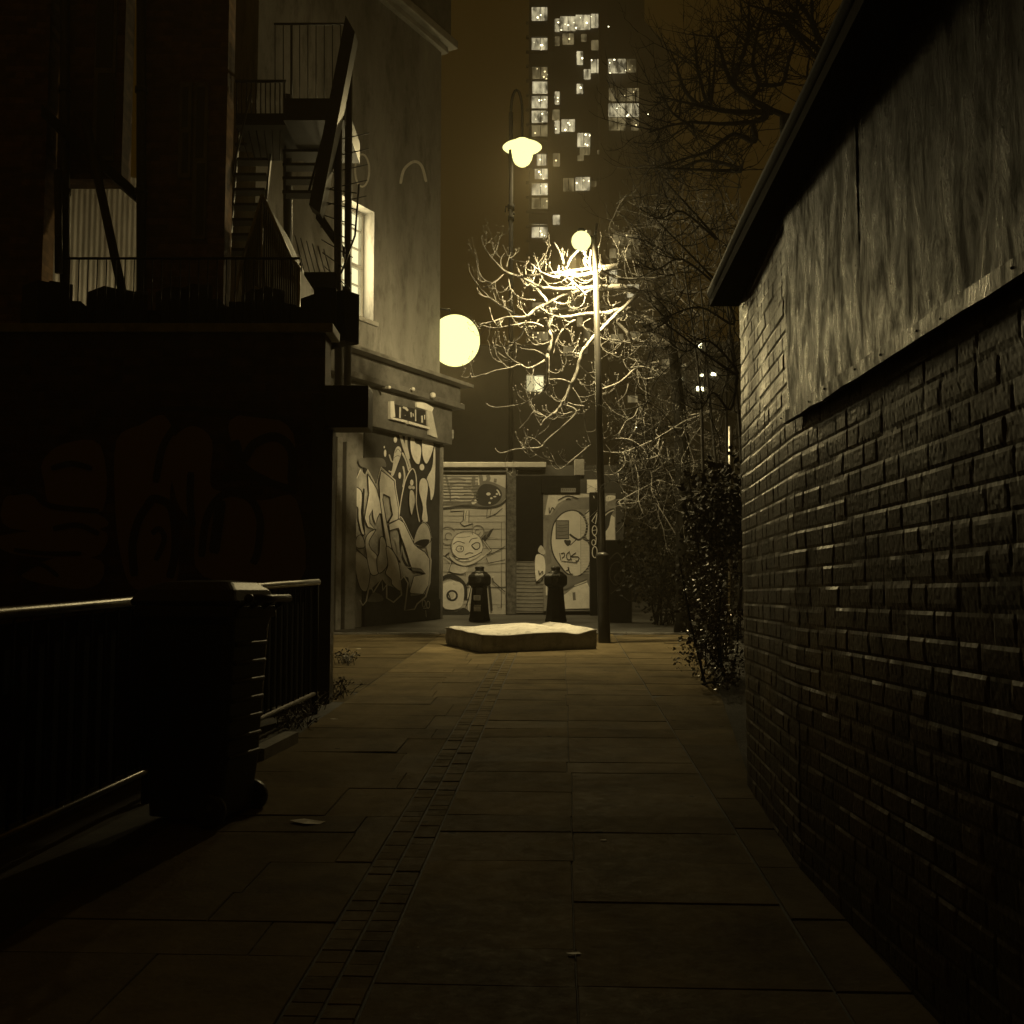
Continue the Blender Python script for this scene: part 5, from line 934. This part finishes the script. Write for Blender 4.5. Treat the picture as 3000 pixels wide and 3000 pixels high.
# big dark tree behind the outbuilding
T2 = thing('dark_tree', 'tall dark leafless tree silhouetted against the sky above the outbuilding roof', 'tree', ground_under(2385, 13.0))
def R9(*l): return [(1900 + x / 3.864, y / 3.864, r * .00078) for x, y, r in l]
tr = Tree(); tr.limb([(2385, 1900, .18), (2375, 1400, .16), (2355, 900, .14), (2330, 560, .12), (2300, 340, .08)], 13.0, .3, root=True); tr.mb.build('trunk', M['bark2'], T2); tr.mb = MB(); tr.twigs = []
for L in (R9((1150, 1120, 44), (950, 950, 40), (850, 700, 30), (790, 500, 20), (770, 410, 8)), R9((960, 950, 30), (1060, 650, 26), (1120, 420, 22), (1140, 0, 12)), R9((1250, 960, 34), (1180, 700, 28), (1240, 350, 24), (1290, 150, 14), (1350, 80, 8)), R9((1500, 950, 34), (1560, 800, 34), (1600, 640, 26), (1690, 400, 10)), R9((700, 1200, 30), (570, 850, 24), (540, 600, 18), (500, 330, 8)), R9((560, 1180, 34), (400, 1000, 28), (320, 750, 18), (240, 560, 10)),
          R9((2100, 700, 60), (1920, 430, 54), (1850, 250, 44), (1680, 0, 30), (1600, -120, 20)), R9((1850, 230, 30), (1850, 100, 26), (1840, -60, 20)), R9((2100, 880, 40), (1920, 680, 28), (1690, 440, 22), (1530, 260, 14)), R9((1700, 210, 20), (1550, 255, 18), (1400, 320, 16), (1250, 325, 16), (1130, 260, 14), (1060, 180, 12), (1050, 40, 8)), R9((1700, 200, 20), (1630, 60, 10)), R9((1400, 1270, 50), (1100, 1270, 44), (800, 1250, 38), (300, 1130, 14), (80, 1100, 8)), R9((1300, 1350, 40), (900, 1400, 32), (400, 1390, 20), (0, 1500, 10)), R9((1200, 1600, 50), (950, 1520, 30), (700, 1700, 26), (400, 1800, 18), (50, 1900, 8)), R9((1000, 1000, 30), (950, 800, 20), (1030, 330, 10)), R9((680, 1130, 26), (690, 900, 18), (700, 700, 8)), R9((1340, 950, 24), (1320, 700, 18), (1420, 380, 8)), R9((1800, 950, 28), (1800, 750, 16), (1830, 640, 10)), R9((500, 1450, 26), (250, 1250, 16), (150, 1000, 8)),
          [(2100, 700, .018), (2000, 620, .012), (1930, 640, .008), (1860, 600, .004)], [(2120, 850, .018), (2000, 760, .012), (1920, 790, .008), (1860, 760, .004)], [(2150, 950, .018), (2050, 900, .012), (1950, 930, .008), (1880, 960, .004)], [(2160, 1100, .018), (2080, 1000, .012), (2010, 1030, .008), (1960, 1000, .004)], [(2170, 500, .03), (2060, 470, .02), (1960, 500, .01), (1890, 470, .005)], [(2140, 1200, .015), (2090, 1150, .010), (2050, 1200, .006), (2000, 1180, .004)]):
    tr.limb(L, None, random.uniform(-1.2, 1.2))
tr.sprout(15, .18, .95, .0085, .7, .45, 1.1, .07, False); tr.mb.build('crown', M['bark2'], T2)
T3 = thing('thicket', 'dark tangle of bare twigs filling the gap between lamp post and brick wall', 'thicket', ground_under(2100, 14.2))
tr = Tree(); 
for x0 in (2060, 2100, 2140, 2165): tr.limb([(x0, 1800, .03), (x0 + random.uniform(-20, 20), 1500, .025), (x0 + random.uniform(-40, 20), 1150, .018), (x0 + random.uniform(-70, 10), 800, .010), (x0 + random.uniform(-110, -20), 560, .004)], 14.0 + random.random(), 0, root=True)
for _ in range(110):
    x, y = random.uniform(1900, 2170), random.uniform(480, 1500); a = random.choice((random.uniform(190, 280), random.uniform(120, 190), random.uniform(60, 120))); L = random.uniform(90, 220); pts = [(x, y, .0085)]
    for k in range(1, 5): x += L / 4 * math.cos(R(a)); y += L / 4 * math.sin(R(a)); a += random.uniform(-30, 30); pts.append((x, y, (.0085 - .0016 * k)))
    tr.limb(pts, 14.0 + random.uniform(-.6, 1.2), random.uniform(-.3, .3), prefix=True)
tr.sprout(4.5, .12, .5, .006, .8, .5, .9, .05, False); tr.mb.build('stems', M['bark3'], T3)
# ================================================================== PLANTING ON THE RIGHT
def leaves(mb, c, rad, n, size, mi=0, flat=1.0):
    c = Vector(c)
    for _ in range(n):
        v = Vector((random.gauss(0, 1), random.gauss(0, 1), random.gauss(0, 1))); v.normalize(); v *= random.random() ** .45
        p = c + Vector((v.x * rad[0], v.y * rad[1], v.z * rad[2])); s = size * random.uniform(.5, 1.3)
        q = Quaternion((random.gauss(0, 1), random.gauss(0, 1), random.gauss(0, 1), random.gauss(0, 1))).normalized(); m = q.to_matrix()
        mb.add([p + m @ Vector(k) * s for k in ((-.5, 0, 0), (-.1, -.3, .06), (.5, 0, 0), (-.1, .3, .06))], [(0, 1, 2, 3)], mi)
def shrub(name, label, cat, base, clumps, size, m, stems=6):
    t = thing(name, label, cat, base); base = Vector(base); mb = MB()
    for c, rad, n in clumps: leaves(mb, c, rad, n, size)
    mb.build('foliage', M[m], t); mb = MB()
    for i in range(stems):
        c, rad, n = random.choice(clumps); e = Vector(c) + Vector((random.uniform(-.6, .6) * rad[0], random.uniform(-.6, .6) * rad[1], random.uniform(-.3, .8) * rad[2])); b = base + Vector((random.uniform(-.25, .25), random.uniform(-.2, .2), -.05)); mid = (b + e) / 2 + Vector((random.uniform(-.1, .1), random.uniform(-.1, .1), 0)); mb.tube([b, mid, e], [.014, .010, .004], 5)
    mb.build('stems', M['bark2'], t); return t
mb = MB(); mb.poly([G(2000, 1835) + Vector((0, 0, .03)), G(2090, 1985) + Vector((0, 0, .03)), G(2192, 2285) + Vector((0, 0, .03)), Vector((4.5, 5.9, gz(0, 5.9) + .03)), Vector((7, 16, gz(0, 16) + .03)), Vector((2.6, 17.5, gz(0, 17.5) + .03))]); struct(mb.build('soil_bed', M['soil']))
hb = ground_under(2110, 10.4)
cl = [(P(2080 + random.uniform(-45, 55), random.uniform(1640, 1930), 10.4 + random.uniform(-.5, .5)), (.26, .26, .24), 240) for _ in range(12)] + [(P(2150, 1960, 9.6), (.22, .3, .16), 160), (P(2125, 1990, 9.0), (.15, .3, .1), 90)]
shrub('bush', 'small-leaved evergreen bush with glinting leaves beside the end of the brick wall', 'bush', hb, cl, .04, 'leaf', 12)
cl = [(P(random.uniform(2035, 2175), random.uniform(1370, 1620), 12.2 + random.uniform(-.8, 1.0)), (.38, .45, .42), 120) for _ in range(16)]
shrub('evergreen_shrub', 'tall dark evergreen shrub behind the glinting bush', 'shrub', ground_under(2140, 12.4), cl, .09, 'leaf2', 10)
cl = [(P(random.uniform(1870, 2020), random.uniform(1330, 1800), 18.2 + random.uniform(-.5, .9)), (.5, .35, .45), 230) for _ in range(22)] + [(P(random.uniform(1850, 1960), random.uniform(1240, 1420), 19.2), (.4, .35, .35), 200) for _ in range(6)]
shrub('ivy_clump', 'dark mass of ivy climbing to the right of the lamp post', 'ivy', ground_under(1940, 18.4), cl, .085, 'leaf2', 14)
cl = [(P(random.uniform(2030, 2190), random.uniform(1500, 1820), 15.5 + random.uniform(-.8, 1.2)), (.5, .5, .4), 140) for _ in range(10)]
shrub('laurel', 'shadowy laurel behind the pale tree trunk on the right', 'shrub', ground_under(2150, 15.6), cl, .10, 'leaf2', 8)
mb = MB(); a, b = P(1775, 1800, 18.9), P(1850, 1590, 18.9); mb.box(((a.x + b.x) / 2, 19.05, (b.z + gz(0, 19)) / 2), (b.x - a.x, .3, b.z - gz(0, 19) + .1)); cbx = tag(mb.build('street_cabinet', M['darkwall'], loc=ground_under(1812, 18.9), bevel=.02), 'squat tagged street cabinet under the ivy right of the lamp post', 'cabinet')
pf = Paint(Plane((0, 18.9, 0), (1, 0)), lambda x, y: (x, y), 1); pf.line([(1785, 1640), (1810, 1620), (1830, 1660), (1800, 1690), (1820, 1720)], 4, 0); pf.ring((1808, 1680), 22, 34, 3, 0); pf.line([(1790, 1740), (1835, 1700)], 3, 0); pf.mb.build('graffiti', [M['p_low']], cbx)
mb = MB(); mb.tube([P(2140, 1920, 13.5), P(2140, 1250, 13.5)], .03, 8); tag(mb.build('drainpipe', M['galv'], loc=ground_under(2140, 13.5)), 'thin pale upright pipe among the shrubs near the wall end', 'pipe')
# weeds along the foot of the left wall
def weed(base, n, h):
    mb = MB()
    for _ in range(n):
        b = Vector(base) + Vector((random.gauss(0, .05), random.gauss(0, .12), 0)); v = Vector((random.gauss(0, .5), random.gauss(0, .5), 1)).normalized(); L = h * random.uniform(.4, 1); mb.tube([b, b + v * L * .5, b + v * L + Vector((v.x, v.y, -.2)) * L * .35], [.004, .003, .001], 4)
        leaves(mb, b + v * L * .7, (.06, .06, .05), 3, .035)
    return mb
for px, py, lab in ((905, 2085, 'straggly weeds at the foot of the square gate pier'), (985, 2040, 'low weeds between the gate pier and the shop wall'), (1018, 1945, 'weeds at the foot of the pale pilaster'), (860, 2130, 'tallest clump of weeds below the railing end')):
    b = G(px, py); tag(weed(b, 34, .22).build('weed_tuft', M['weed'], loc=b), lab, 'weeds', 'weeds along the left wall foot')
for px, py, s, lab in ((1048, 1902, .05, 'white scrap of litter by the pilaster foot'), (1036, 1920, .035, 'small crumpled scrap of litter nearest the pilaster'), (980, 2108, .03, 'pale litter scrap beside the weeds'), (903, 2412, .09, 'flattened shiny wrapper on the slabs right of the bin'), (1682, 2797, .025, 'tiny bright scrap on the slabs in the foreground'), (1768, 2463, .016, 'tiny pale speck of litter halfway down the lane')):
    b = G(px, py); mb = MB(); vs = [b + Vector((s * math.cos(a) * random.uniform(.6, 1.2), .5 * s * math.sin(a) * random.uniform(.6, 1.2), .003 + random.random() * s * .12)) for a in np.linspace(0, 5.5, 7)] + [b + Vector((0, 0, s * .16))]
    mb.add(vs, [(i, (i + 1) % 7, 7) for i in range(7)]); tag(mb.build('paper_scrap', M['litter'], loc=b), lab, 'litter', 'scraps of litter on the lane')
mb = MB(); a, b = G(774, 2229), G(874, 2176); mb.prism([a, b, b + Vector((0, 0, .07)), a + Vector((0, 0, .07))], (-.09, .02, 0))
tag(mb.build('edging_stone', M['kerb'], loc=G(820, 2208)), 'low stone edging at the foot of the railing behind the bin', 'edging')
# ================================================================== HAZE
mb = MB(); mb.box((0, 118, 58.5), (260, 260, 121)); hz = mb.build('haze', []); struct(hz, 'stuff')
hm = bpy.data.materials.new('night_haze'); hm.use_nodes = True; nt = hm.node_tree
for n in list(nt.nodes):
    if n.type != 'OUTPUT_MATERIAL': nt.nodes.remove(n)
pv = nt.nodes.new('ShaderNodeVolumePrincipled'); pv.inputs['Color'].default_value = (1, .87, .60, 1); pv.inputs['Density'].default_value = HAZE; pv.inputs['Anisotropy'].default_value = .35
out = [n for n in nt.nodes if n.type == 'OUTPUT_MATERIAL'][0]; nt.links.new(pv.outputs[0], out.inputs['Volume']); hz.data.materials.append(hm)
